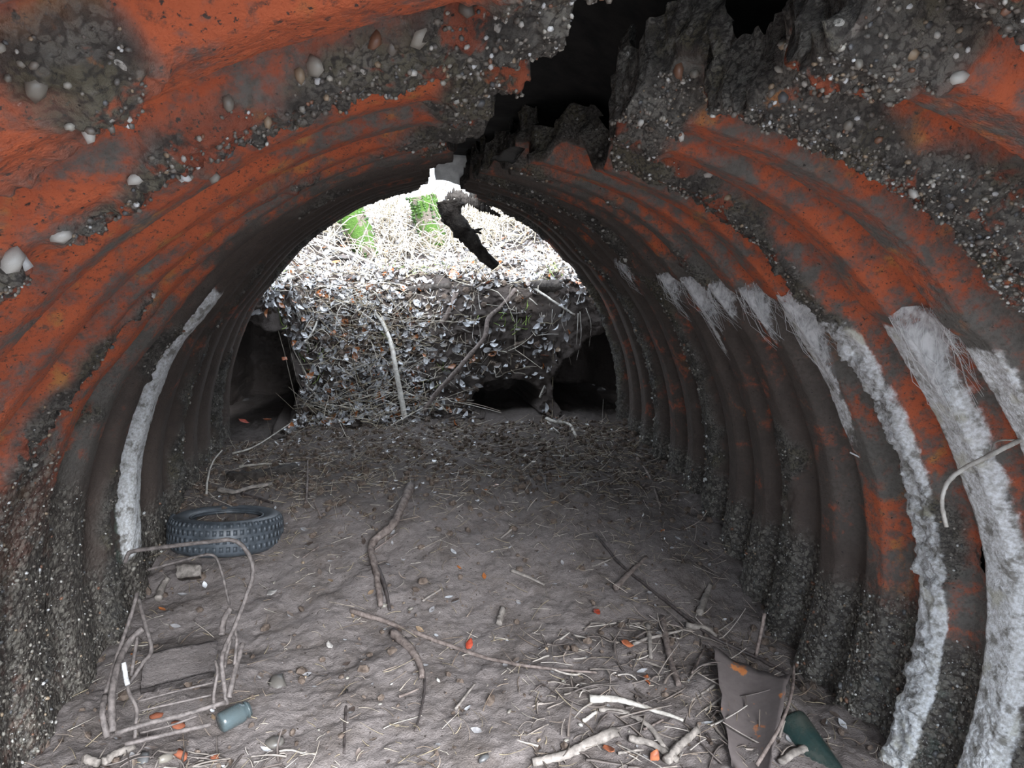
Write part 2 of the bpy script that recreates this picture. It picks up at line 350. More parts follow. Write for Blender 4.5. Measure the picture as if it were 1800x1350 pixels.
def build_side(side, parent):
    Q, S, N = SECT[side]; crests = np.array(CREST_R if side == 'R' else CREST_L); sgn = 1 if side == 'R' else -1
    mids = (crests[1:] + crests[:-1]) / 2
    edges = np.r_[crests[0] - .12, mids, crests[-1] + .10]
    idx = np.arange(len(crests))
    for k in range(len(crests)):
        y0, y1 = edges[k], edges[k + 1]
        if y1 < .22: continue
        y0 = max(y0, .22)
        near = y0 < 2.0
        vn = y0 < 1.15
        nc = 72 if vn else 38 if near else 26; nr = 760 if vn else 420 if near else 270
        ys = np.linspace(y0, y1, nc)
        u = np.interp(ys, crests, idx); u = np.where(ys > crests[-1], crests.size - 1 + (ys - crests[-1]) / .26, u)
        w = np.abs(u - k)
        e = crown_edge(side, ys)
        tau = (np.r_[np.linspace(0, .58, nr - 90), np.linspace(.585, 1, 90)] if vn else np.linspace(0, 1, nr))[:, None]
        s = e[None, :] + (S[-1] - e[None, :]) * tau
        x = np.interp(s, S, Q[:, 0]); z = np.interp(s, S, Q[:, 1]); nx = np.interp(s, S, N[:, 0]); nz = np.interp(s, S, N[:, 1])
        Yg = np.broadcast_to(ys[None, :], x.shape); W = np.broadcast_to(w[None, :], x.shape)
        if side == 'R': x = x + .035 * sst(2.6, 1.6, Yg) * sst(1.2, .6, z)
        P = np.stack([x, Yg, z], -1)
        n1 = fbm(P, 4.5, 3, 11 + (side == 'R')); n2 = fbm(P, 26, 3, 21); n3 = fbm(P, 85, 3, 31)
        gk = (k % 3 == (1 if side == 'R' else 0))
        if side == 'R': up = sst(JOINT - .03, JOINT + .03, z)
        else: up = sst(1.2, 1.35, z)
        low = sst(.55, .10, z + .25 * (n1 - .5))
        if side == 'L': low = np.maximum(low, .95 * sst(1.05, .55, z + .35 * (Yg - 2.2) + .3 * (n1 - .5)) * sst(3.0, 2.2, Yg))
        # crust: ragged concrete lips on every third rib and along the broken crown
        arc = s - e[None, :]
        cm = .0 * W
        if gk: cm = (.34 if side == 'R' else .25 + .14 * sst(1.4, 1.0, Yg)) * sst(.40, .10, np.abs(W - .0))
        crown = sst(.24, .02, arc + .25 * (n1 - .5)) * sst(2.8, 1.6, Yg)
        near_r = (sst(1.7, .8, Yg) * .05 * sst(1.3, .5, arc) if side == 'R' else sst(1.5, .7, Yg) * .03)
        cv = n1 + cm + .42 * crown + near_r * up + .10 * (n2 - .5)
        if side == 'R': cv = cv - .25 * (1 - up) * (1 - low) * (0 if gk else 1)
        crust = sst(.70, .80, cv)
        white = np.zeros_like(x); green = np.zeros_like(x)
        if side == 'R':
            kk = k - 7
            below = sst(JOINT + .02, JOINT - .05, z)
            du = np.broadcast_to((u - k)[None, :], x.shape)
            if kk == 0: white = below * sst(.30, .18, np.abs(du - .02)) * (1.0 - .25 * sst(.7, .95, z) * sst(.7, .5, z)); white = white * (.75 + .25 * sst(.8, .2, z))
            elif kk == -1: white = below * sst(.36, .16, np.abs(du + .02)) * .92
            elif kk == 1: white = below * .72 * sst(.25, .10, np.abs(du - .05)) * sst(.55, 1.0, z)
            elif kk == 4: white = below * .62 * sst(.2, .08, np.abs(du - .1)) * sst(.8, 1.1, z)
            elif kk == -2: white = below * .8 * sst(.30, .15, np.abs(du)) * sst(.5, .9, z)
            if kk <= 1: green = .35 * below * sst(.9, .3, z)
        else:
            du = np.broadcast_to((u - k)[None, :], x.shape)
            if k == 10:
                white = sst(.34, .18, np.abs(du + .08)) * sst(.12, .3, z) * sst(1.30, 1.22, z) * .86
                green = .55 * sst(.1, .3, z) * sst(1.2, .9, z) * sst(-.02, -.2, du)
            if k == 9: green = .45 * sst(.1, .3, z) * sst(1.1, .8, z) * sst(.1, .3, du); white = .5 * sst(.5, .7, z) * sst(1.05, .85, z) * sst(.2, .4, du)
            green = np.maximum(green, .22 * low)
        if side == 'R':
            rust = np.where(up > .5, (.515 + .01 * sst(1.2, .7, Yg) - .11 * sst(1.9, 3.3, Yg)), .415 + .085 * sst(2.4, 1.7, Yg)) - .12 * low  # upper ribs lose rust with depth, partly dim light put into the colour
        else:
            rust = .535 - .13 * sst(1.9, 2.8, Yg) * sst(1.55, 1.4, z) - .13 * sst(1.6, 2.9, Yg) * sst(1.3, 1.5, z)  # last term browns the far roof, partly to paint its dimmer light
            rust = rust - .10 * sst(.9, .4, z)
        wy = worley(P, 34, 90) if (near or gk) else n2 * 0 + .4
        off = prof(W, side) * (1 - (.55 * low if side == 'L' else .12 * low)) + .010 * (n1 - .5)
        off = off - crust * (.004 + .020 * np.clip(n2 - .25, 0, 1) + .013 * (1 - wy)) * (1.0 if near else .6)
        off = off - sst(.3, .7, white) * .009 * n2
        off = off + .004 * (n3 - .5) * (1 + 3.2 * crust + 1.5 * low) - crust * .008 * sst(.60, .72, fbm(P, 48, 2, 77)) - .010 * (n2 - .5) * low - .005 * (1 - wy) * low
        if side == 'R': off = off - .018 * up           # the upper sheet laps inside the lower one
        P = P + np.stack([nx * off, 0 * off, nz * off], -1)
        POOL[side].append((P.reshape(-1, 3), np.stack([-nx, 0 * nx, -nz], -1).reshape(-1, 3), low.ravel(), crust.ravel(), (white > .4).ravel()))
        # broken top edge with thickness
        sk = []
        for d in (.11, .075, .045, .02):
            nn = fbm(P[0] + d * 9, 40, 2, 55)
            sk.append(P[0] + np.stack([nx[0] * d, 0 * ys, nz[0] * d], -1) + np.stack([-sgn * .05 * (nn - .5), .012 * (nn - .5), .03 * (nn - .5)], -1))
        P = np.concatenate([np.stack(sk, 0), P], 0)
        def ext(a, v=None): return np.concatenate([np.repeat(a[:1] if v is None else np.full_like(a[:1], v), 4, 0), a], 0)
        me = mesh_np('rib', P.reshape(-1, 3), grid_faces(P.shape[0], nc))
        fattr(me, 'crust', ext(crust, 1.0)); fattr(me, 'rust', ext(rust, .2)); fattr(me, 'white', ext(white)); fattr(me, 'green', ext(green))
        fattr(me, 'low', ext(low)); fattr(me, 'wet', ext(low * .6 + .25 * (1 - up)))
        obj('rib', me, M_VAULT, parent)
    # unseen backing shell behind the ribs, added to keep sky light from leaking in
def shell_mesh(name, side, off0, off1, s0, s1, y0, y1):
    Q, S, N = SECT[side]; s = np.linspace(s0, s1, 60)
    x = np.interp(s, S, Q[:, 0]); z = np.interp(s, S, Q[:, 1]); nx = np.interp(s, S, N[:, 0]); nz = np.interp(s, S, N[:, 1])
    rings = []
    for (o, y) in ((off0, y0), (off0, y1), (off1, y1), (off1, y0), (off0, y0)):
        rings.append(np.stack([x + nx * o, x * 0 + y, z + nz * o], -1))
    return mesh_np(name, np.concatenate(rings), grid_faces(5, 60))
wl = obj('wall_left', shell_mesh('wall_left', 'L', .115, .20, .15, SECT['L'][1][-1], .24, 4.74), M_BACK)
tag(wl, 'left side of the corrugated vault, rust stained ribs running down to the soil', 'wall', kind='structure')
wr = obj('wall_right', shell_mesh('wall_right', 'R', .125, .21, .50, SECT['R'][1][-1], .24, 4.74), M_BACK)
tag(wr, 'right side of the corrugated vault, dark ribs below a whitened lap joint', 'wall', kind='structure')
build_side('L', wl); build_side('R', wr)

# roof over the broken crown: dark membrane arched across the gap
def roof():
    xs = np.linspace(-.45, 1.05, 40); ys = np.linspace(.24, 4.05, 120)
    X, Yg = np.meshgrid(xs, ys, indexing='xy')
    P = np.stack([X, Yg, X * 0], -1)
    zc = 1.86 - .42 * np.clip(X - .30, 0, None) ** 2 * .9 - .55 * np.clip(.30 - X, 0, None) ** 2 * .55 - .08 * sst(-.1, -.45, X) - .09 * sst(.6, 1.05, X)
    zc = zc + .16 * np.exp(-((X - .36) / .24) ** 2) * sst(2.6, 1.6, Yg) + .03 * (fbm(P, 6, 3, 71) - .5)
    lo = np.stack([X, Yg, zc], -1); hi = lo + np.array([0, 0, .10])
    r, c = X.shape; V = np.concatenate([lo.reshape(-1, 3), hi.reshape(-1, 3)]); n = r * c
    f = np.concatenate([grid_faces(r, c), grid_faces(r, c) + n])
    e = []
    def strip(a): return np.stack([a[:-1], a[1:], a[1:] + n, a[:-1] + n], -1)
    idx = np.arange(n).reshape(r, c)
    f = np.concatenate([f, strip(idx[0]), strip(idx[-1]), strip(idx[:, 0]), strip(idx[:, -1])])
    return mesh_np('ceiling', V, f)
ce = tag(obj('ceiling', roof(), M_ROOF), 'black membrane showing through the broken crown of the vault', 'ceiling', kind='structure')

# ------------------------------------------------------------------ floor and bank
def build_floor():
    ys = np.r_[np.linspace(-4, 1.55, 40), np.linspace(1.58, 4.98, 330), np.linspace(5.0, 6.4, 30)]; xs = np.r_[np.linspace(-6, -1.3, 12), np.linspace(-1.25, 1.75, 290), np.linspace(1.85, 6, 12)]
    X, Yg = np.meshgrid(xs, ys, indexing='xy'); Z = ground(X, np.minimum(Yg, 4.90), 0.0)
    P = np.stack([X, Yg, Z], -1); n = fbm(P, 14, 3, 61); n2 = fbm(P, 60, 2, 63)
    P[..., 2] += .035 * (n - .5) + .014 * (n2 - .5)
    outside = (np.abs(X - .2) > 1.35)
    P[..., 2] = np.where(outside & (Yg > .0) & (Yg < 4.7), np.minimum(P[..., 2], .3), P[..., 2])
    me = mesh_np('floor', P.reshape(-1, 3), grid_faces(*X.shape))
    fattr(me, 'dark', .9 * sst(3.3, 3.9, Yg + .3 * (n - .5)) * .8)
    return me
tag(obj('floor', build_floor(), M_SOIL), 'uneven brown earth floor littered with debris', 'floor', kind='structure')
BUR = at(893, 698, 5.05)
def bank_push(x, z, n):
    """how far back the face is dug out: burrow and the two dark undercuts"""
    b = .8 * sst(1.0, .72, np.sqrt(((x - BUR[0]) / .25) ** 2 + ((z - BUR[2] + .02) / .15) ** 2) + .35 * (n - .5))
    r = 1.3 * sst(1.0, .84, np.sqrt(((x - 1.50) / .42) ** 2 + ((z - .30) / .50) ** 2) + .55 * (n - .5))
    l = 1.3 * sst(1.0, .84, np.sqrt(((x + 1.12) / .44) ** 2 + ((z - .48) / .50) ** 2) + .55 * (n - .5))
    return np.maximum(np.maximum(b, r), l)
def bank_grid():
    xs = np.r_[np.linspace(-7, -1.7, 24), np.linspace(-1.65, 2.1, 330), np.linspace(2.2, 8, 24)]
    g = np.r_[np.linspace(-.12, 1.02, 170), 1.02 + np.linspace(.02, 1, 90) ** 1.6 * 9]
    X, Gg = np.meshgrid(xs, g, indexing='xy')
    Yg = toe(X) + wid(X) * np.minimum(Gg, 1.02) + np.clip(Gg - 1.02, 0, None)
    return X, Yg
def build_bank():
    X, Yg = bank_grid(); Z = ground(X, Yg); P = np.stack([X, Yg, Z], -1)
    n = fbm(P, 5, 3, 81); n2 = fbm(P, 18, 3, 83); n3 = fbm(P, 70, 2, 85)
    push = bank_push(X, Z, n); P[..., 1] += push
    P[..., 1] += -.10 * (n2 - .5); P[..., 2] += .07 * (n - .5) + .02 * (n3 - .5)
    me = mesh_np('earth_bank', P.reshape(-1, 3), grid_faces(*X.shape))
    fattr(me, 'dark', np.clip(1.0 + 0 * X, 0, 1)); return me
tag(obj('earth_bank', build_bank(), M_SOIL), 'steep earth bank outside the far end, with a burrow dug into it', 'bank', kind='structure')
# ------------------------------------------------------------------ stones bedded in the vault
PEBCOL = np.array([(.20, .18, .15), (.30, .28, .24), (.14, .12, .10), (.48, .46, .42), (.11, .10, .088), (.28, .21, .14), (.18, .09, .055), (.10, .10, .10), (.55, .55, .54)])
STONE_ME = []
for i in range(9):
    me = stone_mesh('stone', 200 + i); cattr(me, 'tint', np.repeat(PEBCOL[i][None], 12, 0)); me.materials.append(M_PEB); STONE_ME.append(me)
def bed_stones(side, parent, n_big, n_small, seed):
    rs = np.random.RandomState(seed)
    P = np.concatenate([a[0] for a in POOL[side]]); N = np.concatenate([a[1] for a in POOL[side]])
    low = np.concatenate([a[2] for a in POOL[side]]); cr = np.concatenate([a[3] for a in POOL[side]]); wh = np.concatenate([a[4] for a in POOL[side]])
    vis = (P[:, 1] > .45) & (P[:, 1] < 4.4) & (P[:, 2] > -.12)
    # larger stones: in the crust of the near roof and low on the near ribs
    c1 = np.nonzero(vis & (cr > .8) & (P[:, 1] < 2.0))[0]; c2 = np.nonzero(vis & (low > .6) & (P[:, 1] < 3.0) & ~wh)[0]
    k1 = min(len(c1), n_big // 3)
    pick = np.r_[rs.choice(c1, k1, False), rs.choice(c2, n_big - k1, False)]
    for j, i in enumerate(pick):
        o = bpy.data.objects.new('stone', STONE_ME[rs.randint(9)]); COL.objects.link(o); o.parent = parent
        r = (.0055 + .009 * rs.rand() ** 2.5) * (1.0 if P[i, 1] > 1.2 else .8)
        o.location = P[i] + N[i] * r * .15; o.scale = (r, r, r); o.rotation_euler = rs.rand(3) * 6.3
    c3 = np.nonzero(vis & ((low > .5) | (cr > .7)) & ~wh)[0]
    i = rs.choice(c3, min(n_small, len(c3)), False)
    r = (.0025 + .0048 * rs.rand(len(i)) ** 1.8) * (.55 + .25 * P[i, 1])
    Mx = rotmats(rs, len(i)) * np.stack([r, r * .8, r * .65], -1)[:, None, :]
    me = scatter_mesh('bedded_gravel', ICO_V, ICO_F, Mx, P[i] + N[i] * (r * .2)[:, None], PEBCOL[rs.choice(9, len(i), p=[.20, .10, .22, .05, .22, .06, .03, .08, .04])])
    g = obj('bedded_gravel', me, M_PEB, parent); g['kind'] = 'stuff'
bed_stones('L', wl, 170, 8000, 5); bed_stones('R', wr, 190, 7500, 6)

def WH(px, py):
    """vault surface point seen through a photo pixel (nearest of the built surface)"""
    best = None
    for sd in 'LR':
        for Pp, Nn, lw_, cr_, wh_ in POOL[sd]:
            d = Pp - C0; zf = d @ CF; ok = zf > .2; zf = np.where(ok, zf, 1)
            e = np.where(ok, np.hypot(900 + FPX * (d @ CR) / zf - px, 675 - FPX * (d @ CU) / zf - py), 1e9) + 6 * Pp[:, 1] + 200 * (cr_ < .6)
            i = int(np.argmin(e))
            if best is None or e[i] < best[0]: best = (e[i], Pp[i], Nn[i], sd)
    return best[1:]
rs = np.random.RandomState(8)
for (px, py, rpx, mi) in [(535, 103, 22, 1), (148, 292, 17, 3), (45, 405, 26, 8), (72, 392, 18, 3), (20, 430, 24, 3), (470, 215, 13, 5), (445, 155, 12, 3), (740, 72, 24, 1), (690, 85, 16, 2), (655, 70, 20, 6), (820, 20, 22, 2), (440, 55, 17, 5), (385, 45, 14, 0), (240, 315, 16, 3), (355, 375, 12, 1), (350, 405, 10, 8), (275, 462, 9, 3),
        (1252, 92, 20, 3), (1270, 85, 13, 5), (1300, 45, 13, 1), (1325, 62, 12, 5), (1310, 130, 16, 3), (1330, 108, 12, 1), (1240, 60, 14, 0), (1285, 60, 12, 0), (1355, 165, 12, 2), (1375, 170, 13, 7), (1435, 12, 16, 1), (1525, 165, 16, 1), (1490, 220, 14, 0), (1605, 8, 10, 8), (1190, 125, 18, 6), (1600, 95, 14, 5), (1730, 150, 18, 3), (1770, 205, 16, 5), (1115, 455, 7, 3), (1205, 245, 10, 3), (1245, 300, 10, 3), (1280, 332, 9, 5)]:
    p, nv, sd = WH(px, py); r = rpx * p[1] / FPX
    o = bpy.data.objects.new('stone', STONE_ME[mi]); COL.objects.link(o); o.parent = wr if sd == 'R' else wl
    o.location = p - nv * r * .12; o.scale = (r, r, r); o.rotation_euler = rs.rand(3) * 6
def wpt(side, z, Y, inset=0.0):
    """point on the crest-to-valley surface at height z (below the crown) and depth Y"""
    Q, S, N = SECT[side]; i = int(np.argmin(np.abs(Q[:, 1] - z))); cr = np.array(CREST_R if side == 'R' else CREST_L)
    u = np.interp(Y, cr, np.arange(len(cr))); w = abs(u - round(u)); o = prof(np.array(w), side) - inset
    return np.array([Q[i, 0] + N[i, 0] * o + (.035 * sst(2.6, 1.6, Y) * sst(1.2, .6, z) if side == 'R' else 0), Y, Q[i, 1] + N[i, 1] * o])

# ------------------------------------------------------------------ cobwebs along the lap joint on the right
def mat_web():
    s = NT('felted_cobweb')
    mp = s.n('ShaderNodeMapping'); mp.inputs['Scale'].default_value = (60, 60, 14); s.link(s.coord(), mp.inputs['Vector'])
    a = s.noise(1.0, 5, .7, mp.outputs[0], .8); b = s.noise(14, 3, .6)
    tr = s.n('ShaderNodeBsdfTransparent'); mx = s.n('ShaderNodeMixShader')
    fac = s.step(s.math('ADD', s.math('ADD', s.math('MULTIPLY', a, .6), s.math('MULTIPLY', b, .4)), s.attr('dense')), .55, .95)
    s.link(fac, mx.inputs[0]); s.link(tr.outputs[0], mx.inputs[1]); s.link(s.b.outputs[0], mx.inputs[2]); s.link(mx.outputs[0], s.out.inputs[0])
    return s.fin(s.mix(a, (.30, .29, .285), (.66, .655, .65)), .95, .05)
M_WEB = mat_web()
M_STRAND = mat_simple('cobweb_strand', (.5, .5, .5), (.75, .75, .74), 30, .9, .1, 0)
def cobweb(k, span, drop, label, seed, dz=0.0):
    rs = np.random.RandomState(seed); Yk = 4.45 - .245 * (11 - k) - .028; z0 = JOINT + .02 + dz
    n = 22; A, B = np.meshgrid(np.linspace(0, 1, n), np.linspace(0, 1, n), indexing='xy')
    V = []; dn = []
    for i in range(n):
        for j in range(n):
            a, b = A[i, j], B[i, j]
            dd = drop * (1 - .75 * a ** .7) * (1 + .15 * math.sin(9 * a + seed))
            p = wpt('R', z0 - b * dd - .02 * a + .012 * rs.rand() * (b == 0), Yk - span * a * (1 - .55 * b), .016 + .02 * math.sin(math.pi * a) * (1 - b))
            V.append(p); dn.append(.50 - .42 * a ** 1.3 - .30 * b ** 1.5 - .22 * math.exp(-b * 9) - .12 * math.exp(-a * 12))
    me = mesh_np('web_sheet', np.array(V), grid_faces(n, n)); fattr(me, 'dense', np.array(dn))
    root = empty('cobweb', V[0]); tag(root, label, 'cobweb', 'cobwebs along the lap joint')
    w = obj('web_sheet', me, M_WEB, root); w.matrix_parent_inverse = root.matrix_world.inverted(); w.location = -Vector(V[0])
    allV, allF = [], []; c = 0
    for q in range(46):
        a = rs.rand(); b0 = rs.rand() * .15 - .05; b1 = b0 + .35 + .7 * rs.rand(); a1 = a + .4 * (rs.rand() - .5)
        pts = []
        for t in np.linspace(0, 1, 5):
            aa = a + (a1 - a) * t; bb = b0 + (b1 - b0) * t; dd = drop * (1 - .6 * min(max(aa, 0), 1))
            pts.append(wpt('R', z0 - bb * dd, Yk - span * aa * (1 - .4 * bb), .018 + .03 * math.sin(math.pi * t) * rs.rand()) + rs.randn(3) * .003)
        v, qd, tr = tube_arrays(np.array(pts), .0006, .0004, 3); allV.append(v); allF.append(qd + c); c += len(v)
    o = obj('strands', mesh_np('strands', np.concatenate(allV), np.concatenate(allF)), M_STRAND, root); o['kind'] = 'stuff'; o.location = -Vector(V[0])
    for ch in (w, o):
        ch.matrix_parent_inverse.identity()
cobweb(7, .10, .16, 'small white cobweb tuft farthest along the right wall joint', 1, .04)
cobweb(5, .11, .20, 'small white cobweb on the second webbed rib from the far end', 2)
cobweb(4, .13, .30, 'stringy white cobweb hanging on the third webbed rib from the far end', 3)
cobweb(3, .12, .20, 'wispy grey cobweb patch on a rough rib left of the round pale web', 4)
cobweb(2, .13, .22, 'thin stringy cobweb between the rough rib and the broad pale web', 5)
cobweb(1, .17, .34, 'broad pale felted cobweb shaped like a triangle on the right wall', 6)
cobweb(-1, .19, .30, 'largest white cobweb at the right edge of the view', 7)

# ------------------------------------------------------------------ twigs, sticks and branches laid along the ground
def gpath(px, lift, n=None, extra=None, straight=False):
    if straight:
        a = G(*px[0], lift); b = G(*px[-1], lift); m = len(px); out = [a]
        for i in range(1, m - 1):
            y = a[1] + (b[1] - a[1]) * i / (m - 1); out.append(at(*px[i], min(y, G(*px[i])[1] - lift)))
        return catmull(out + [b], n or 7 * m)
    P = np.array([G(a, b, lift) for a, b in px])
    if extra is not None: P[:, 2] += np.array(extra)
    return catmull(P, n or max(6, 5 * len(px)))
def stick(name, label, cat, mat, px, r0, r1, lift=None, rough=.15, sides=7, group=None, seed=0, extra=None, flat=1.0):
    path = gpath(px, (lift if lift is not None else r0 * .7), extra=extra, straight=(name == 'branch'))
    path = path + fbm(path, 25, 2, seed)[:, None] * .004
    o = tube(name, path, r0, r1, mat, None, sides, rough, seed, flat)
    return tag(o, label, cat, group)
S_ = stick
S_('twig', 'long thin straight twig lying across the middle of the floor', 'twig', M_TWIG, [(617, 1078), (680, 1100), (760, 1130), (850, 1160), (940, 1178), (1048, 1189)], .011, .004)
S_('root', 'thick dark crooked root standing out of the soil in mid floor', 'root', M_TWIG, [(722, 862), (706, 898), (690, 932), (660, 958), (652, 975), (657, 1000), (665, 1040), (668, 1075)], .022, .011, .02, .25, 8)
S_('root', 'thin fork of dark root below the crooked root', 'root', M_DARKTWIG, [(662, 1000), (676, 1035), (684, 1080)], .010, .007)
S_('stick', 'short thick bent stick below the long straight twig', 'stick', M_TWIG, [(690, 1118), (720, 1148), (738, 1175), (741, 1198)], .017, .009, None, .25)
S_('twig', 'thin dark drooping twig under the short bent stick', 'twig', M_DARKTWIG, [(712, 1125), (742, 1180), (745, 1215), (738, 1260), (728, 1292)], .005, .003)
S_('twig', 'thin dark twig standing at the bottom left of the floor', 'twig', M_DARKTWIG, [(609, 1218), (606, 1270), (604, 1328)], .005, .004)
S_('wood_chip', 'pale flat wood chip alone in the middle of the floor', 'wood chip', M_DRIFT, [(898, 1008), (925, 1020), (957, 1034)], .013, .008, None, .2, 6, flat=.5)
S_('wood_chip', 'small dark wedge of wood upright in the middle of the floor', 'wood chip', M_DRIFT, [(876, 1102), (884, 1076)], .013, .012, None, .3, 6)
S_('twig', 'long thin branch running from mid floor to the rusted sheet', 'twig', M_DARKTWIG, [(1048, 945), (1085, 990), (1120, 1022), (1180, 1068), (1250, 1122), (1320, 1155), (1390, 1192)], .006, .007)
S_('stick', 'broken grey stick crossing the long thin branch', 'stick', M_TWIG, [(1080, 1040), (1105, 1015), (1136, 985)], .013, .007, None, .3)
S_('stick', 'dark bent stick left of the rusted sheet', 'stick', M_TWIG, [(1163, 1092), (1170, 1130), (1178, 1170), (1192, 1212)], .012, .010, None, .2)
S_('stick', 'short upright brown stick beside the dark bent stick', 'stick', M_DRIFT, [(1138, 1104), (1141, 1135), (1143, 1162)], .010, .007, None, .25)
S_('twig', 'twig lying crosswise under the dark bent stick', 'twig', M_DRIFT, [(1112, 1138), (1150, 1124), (1205, 1112)], .007, .005)
S_('driftwood', 'pale bleached wood splinter, brightest on the floor', 'driftwood', M_PALE, [(1036, 1236), (1080, 1238), (1130, 1250), (1200, 1276)], .017, .006, None, .15, flat=.7)
S_('driftwood', 'pale curved wood strip below the bleached splinter', 'driftwood', M_DRIFT, [(1052, 1252), (1100, 1262), (1140, 1285), (1166, 1322)], .010, .009, None, .2, flat=.7)
S_('driftwood', 'thick grey weathered wood piece at the bottom edge', 'driftwood', M_DRIFT, [(935, 1348), (985, 1338), (1030, 1318), (1082, 1296)], .014, .020, None, .2, flat=.75)
S_('driftwood', 'short grey wood stub at the bottom right of the litter', 'driftwood', M_DRIFT, [(1170, 1345), (1195, 1318), (1225, 1290)], .014, .012, None, .25)
S_('driftwood', 'flat wood splinter beside the green bottle', 'driftwood', M_DRIFT, [(1370, 1348), (1400, 1330), (1438, 1312)], .012, .016, None, .25, flat=.6)
S_('driftwood', 'small pale splinter above the thick weathered wood', 'driftwood', M_PALE, [(1024, 1272), (1048, 1256)], .007, .005, None, .2)
S_('driftwood', 'brown stick among the litter left of the rusted sheet', 'driftwood', M_DRIFT, [(1105, 1305), (1150, 1320), (1190, 1345)], .011, .009, None, .25)
S_('stick', 'split stick on the soil below the dark ribs', 'stick', M_DRIFT, [(1228, 1085), (1240, 1055), (1248, 1035)], .014, .010, None, .25)
S_('stick', 'stick lying against the near end of the split stick', 'stick', M_DRIFT, [(1205, 1105), (1240, 1112), (1258, 1125)], .012, .009, None, .25)
S_('driftwood', 'pale stick corner at the bottom left under the rods', 'driftwood', M_DRIFT, [(148, 1342), (172, 1350)], .012, .012, None, .2)
S_('driftwood', 'weathered stick pointing up beside the bottom rods', 'driftwood', M_DRIFT, [(180, 1348), (205, 1335), (236, 1320)], .012, .010, None, .2)
S_('driftwood', 'broken grey wood lying behind the tyre', 'driftwood', M_DRIFT, [(385, 866), (412, 870), (440, 862), (478, 856)], .018, .012, None, .3, flat=.6)
S_('stick', 'dark stick lying behind the tyre under the grey wood', 'stick', M_DARKTWIG, [(425, 872), (455, 880), (478, 888)], .010, .007)
S_('plank', 'dark half buried timber at the foot of the left wall', 'timber', M_BARK, [(400, 842), (460, 838), (520, 824)], .045, .04, -.01, .15, 6)
S_('twig', 'pale curled twig rising behind the tyre', 'twig', M_PALE, [(362, 872), (366, 850), (376, 832), (392, 818)], .006, .004, None, .1, 6, extra=(0, .03, .06, .08))
S_('twig', 'upright forked twig in mid floor right of the tyre', 'twig', M_TWIG, [(537, 888), (540, 855), (541, 828)], .007, .004, extra=(0, .02, .05))
S_('twig', 'small bent twig at the foot of the forked twig', 'twig', M_TWIG, [(538, 866), (552, 888), (564, 912)], .005, .004)
S_('twig', 'thin twig crossing the forked twig', 'twig', M_TWIG, [(510, 858), (538, 838), (556, 800)], .004, .003)
S_('root', 'pale curved root piece in front of the burrow', 'root', M_PALE, [(960, 740), (978, 746), (1000, 750), (1013, 772)], .014, .010, None, .15)
S_('twig', 'small twig under the pale curved root', 'twig', M_PALE, [(962, 744), (983, 764)], .006, .004)
S_('twig', 'grey twig leaning on soil at the foot of the right wall', 'twig', M_TWIG, [(1120, 808), (1142, 842), (1160, 892)], .008, .006)
S_('twig', 'short twig crossing at the foot of the right wall', 'twig', M_TWIG, [(1130, 856), (1150, 842), (1166, 828)], .005, .003)
S_('twig', 'thin pale twig leaning at the far right rib', 'twig', M_TWIG, [(1110, 722), (1100, 690), (1085, 640), (1072, 612)], .007, .005, extra=(0, .0, .0, 0))
S_('twig', 'dark twig in the soil right of mid floor', 'twig', M_DARKTWIG, [(960, 825), (958, 850), (964, 872)], .005, .004)
S_('twig', 'pale stem across the left of the floor beyond the tyre', 'twig', M_PALE, [(408, 800), (450, 786), (520, 742)], .006, .004)
S_('twig', 'pale twig lying over the dark timber', 'twig', M_PALE, [(420, 822), (470, 818), (518, 820)], .006, .005)
TWL = ["short twig right of the crooked root's upper end", "short twig right of the crooked root's lower end", 'thin twig touching the bend of the crooked root', 'short slanting twig at the bottom centre of the floor', 'tiny twig above the tip of the long straight twig', 'short twig left of the broken grey stick', 'short twig on bare soil between tyre and crooked root', 'bottom edge twig right of the weathered wood piece', "slanting twig just left of the rusted sheet's top", 'twig touching the lower left of the rusted sheet', 'tiny twig below the bend of the short stick', 'short twig above the lone pale wood chip', 'short twig in the dark soil of mid floor', 'short twig near the right ribs above the long branch', 'short flat twig in dark soil right of centre', 'short twig at the toe of the bank below the pale stake', 'short twig in front of the burrow on the left', "twig lying left across the rusted sheet's edge", 'short twig between bleached splinter and rusted sheet', 'short twig under the brown stick at the bottom edge']
for i, (a, b) in enumerate([((880, 890), (860, 860)), ((742, 1060), (775, 1040)), ((640, 985), (700, 940)), ((800, 1250), (835, 1205)), ((985, 1118), (1006, 1130)), ((1040, 1000), (1075, 985)), ((560, 965), (530, 985)), ((1180, 1330), (1150, 1300)), ((1215, 1190), (1240, 1140)), ((1238, 1255), (1275, 1225)), ((700, 1230), (735, 1215)), ((905, 930), (880, 948)), ((830, 845), (790, 850)), ((1120, 905), (1160, 880)), ((985, 870), (1020, 880)), ((620, 790), (650, 765)), ((850, 790), (900, 785)), ((1260, 1205), (1215, 1235)), ((1130, 1290), (1165, 1270)), ((1085, 1330), (1130, 1322))]):
    S_('twig', TWL[i], 'twig', [M_TWIG, M_DRIFT][i % 2], [a, b], .005, .003, group='short loose twigs', seed=i)
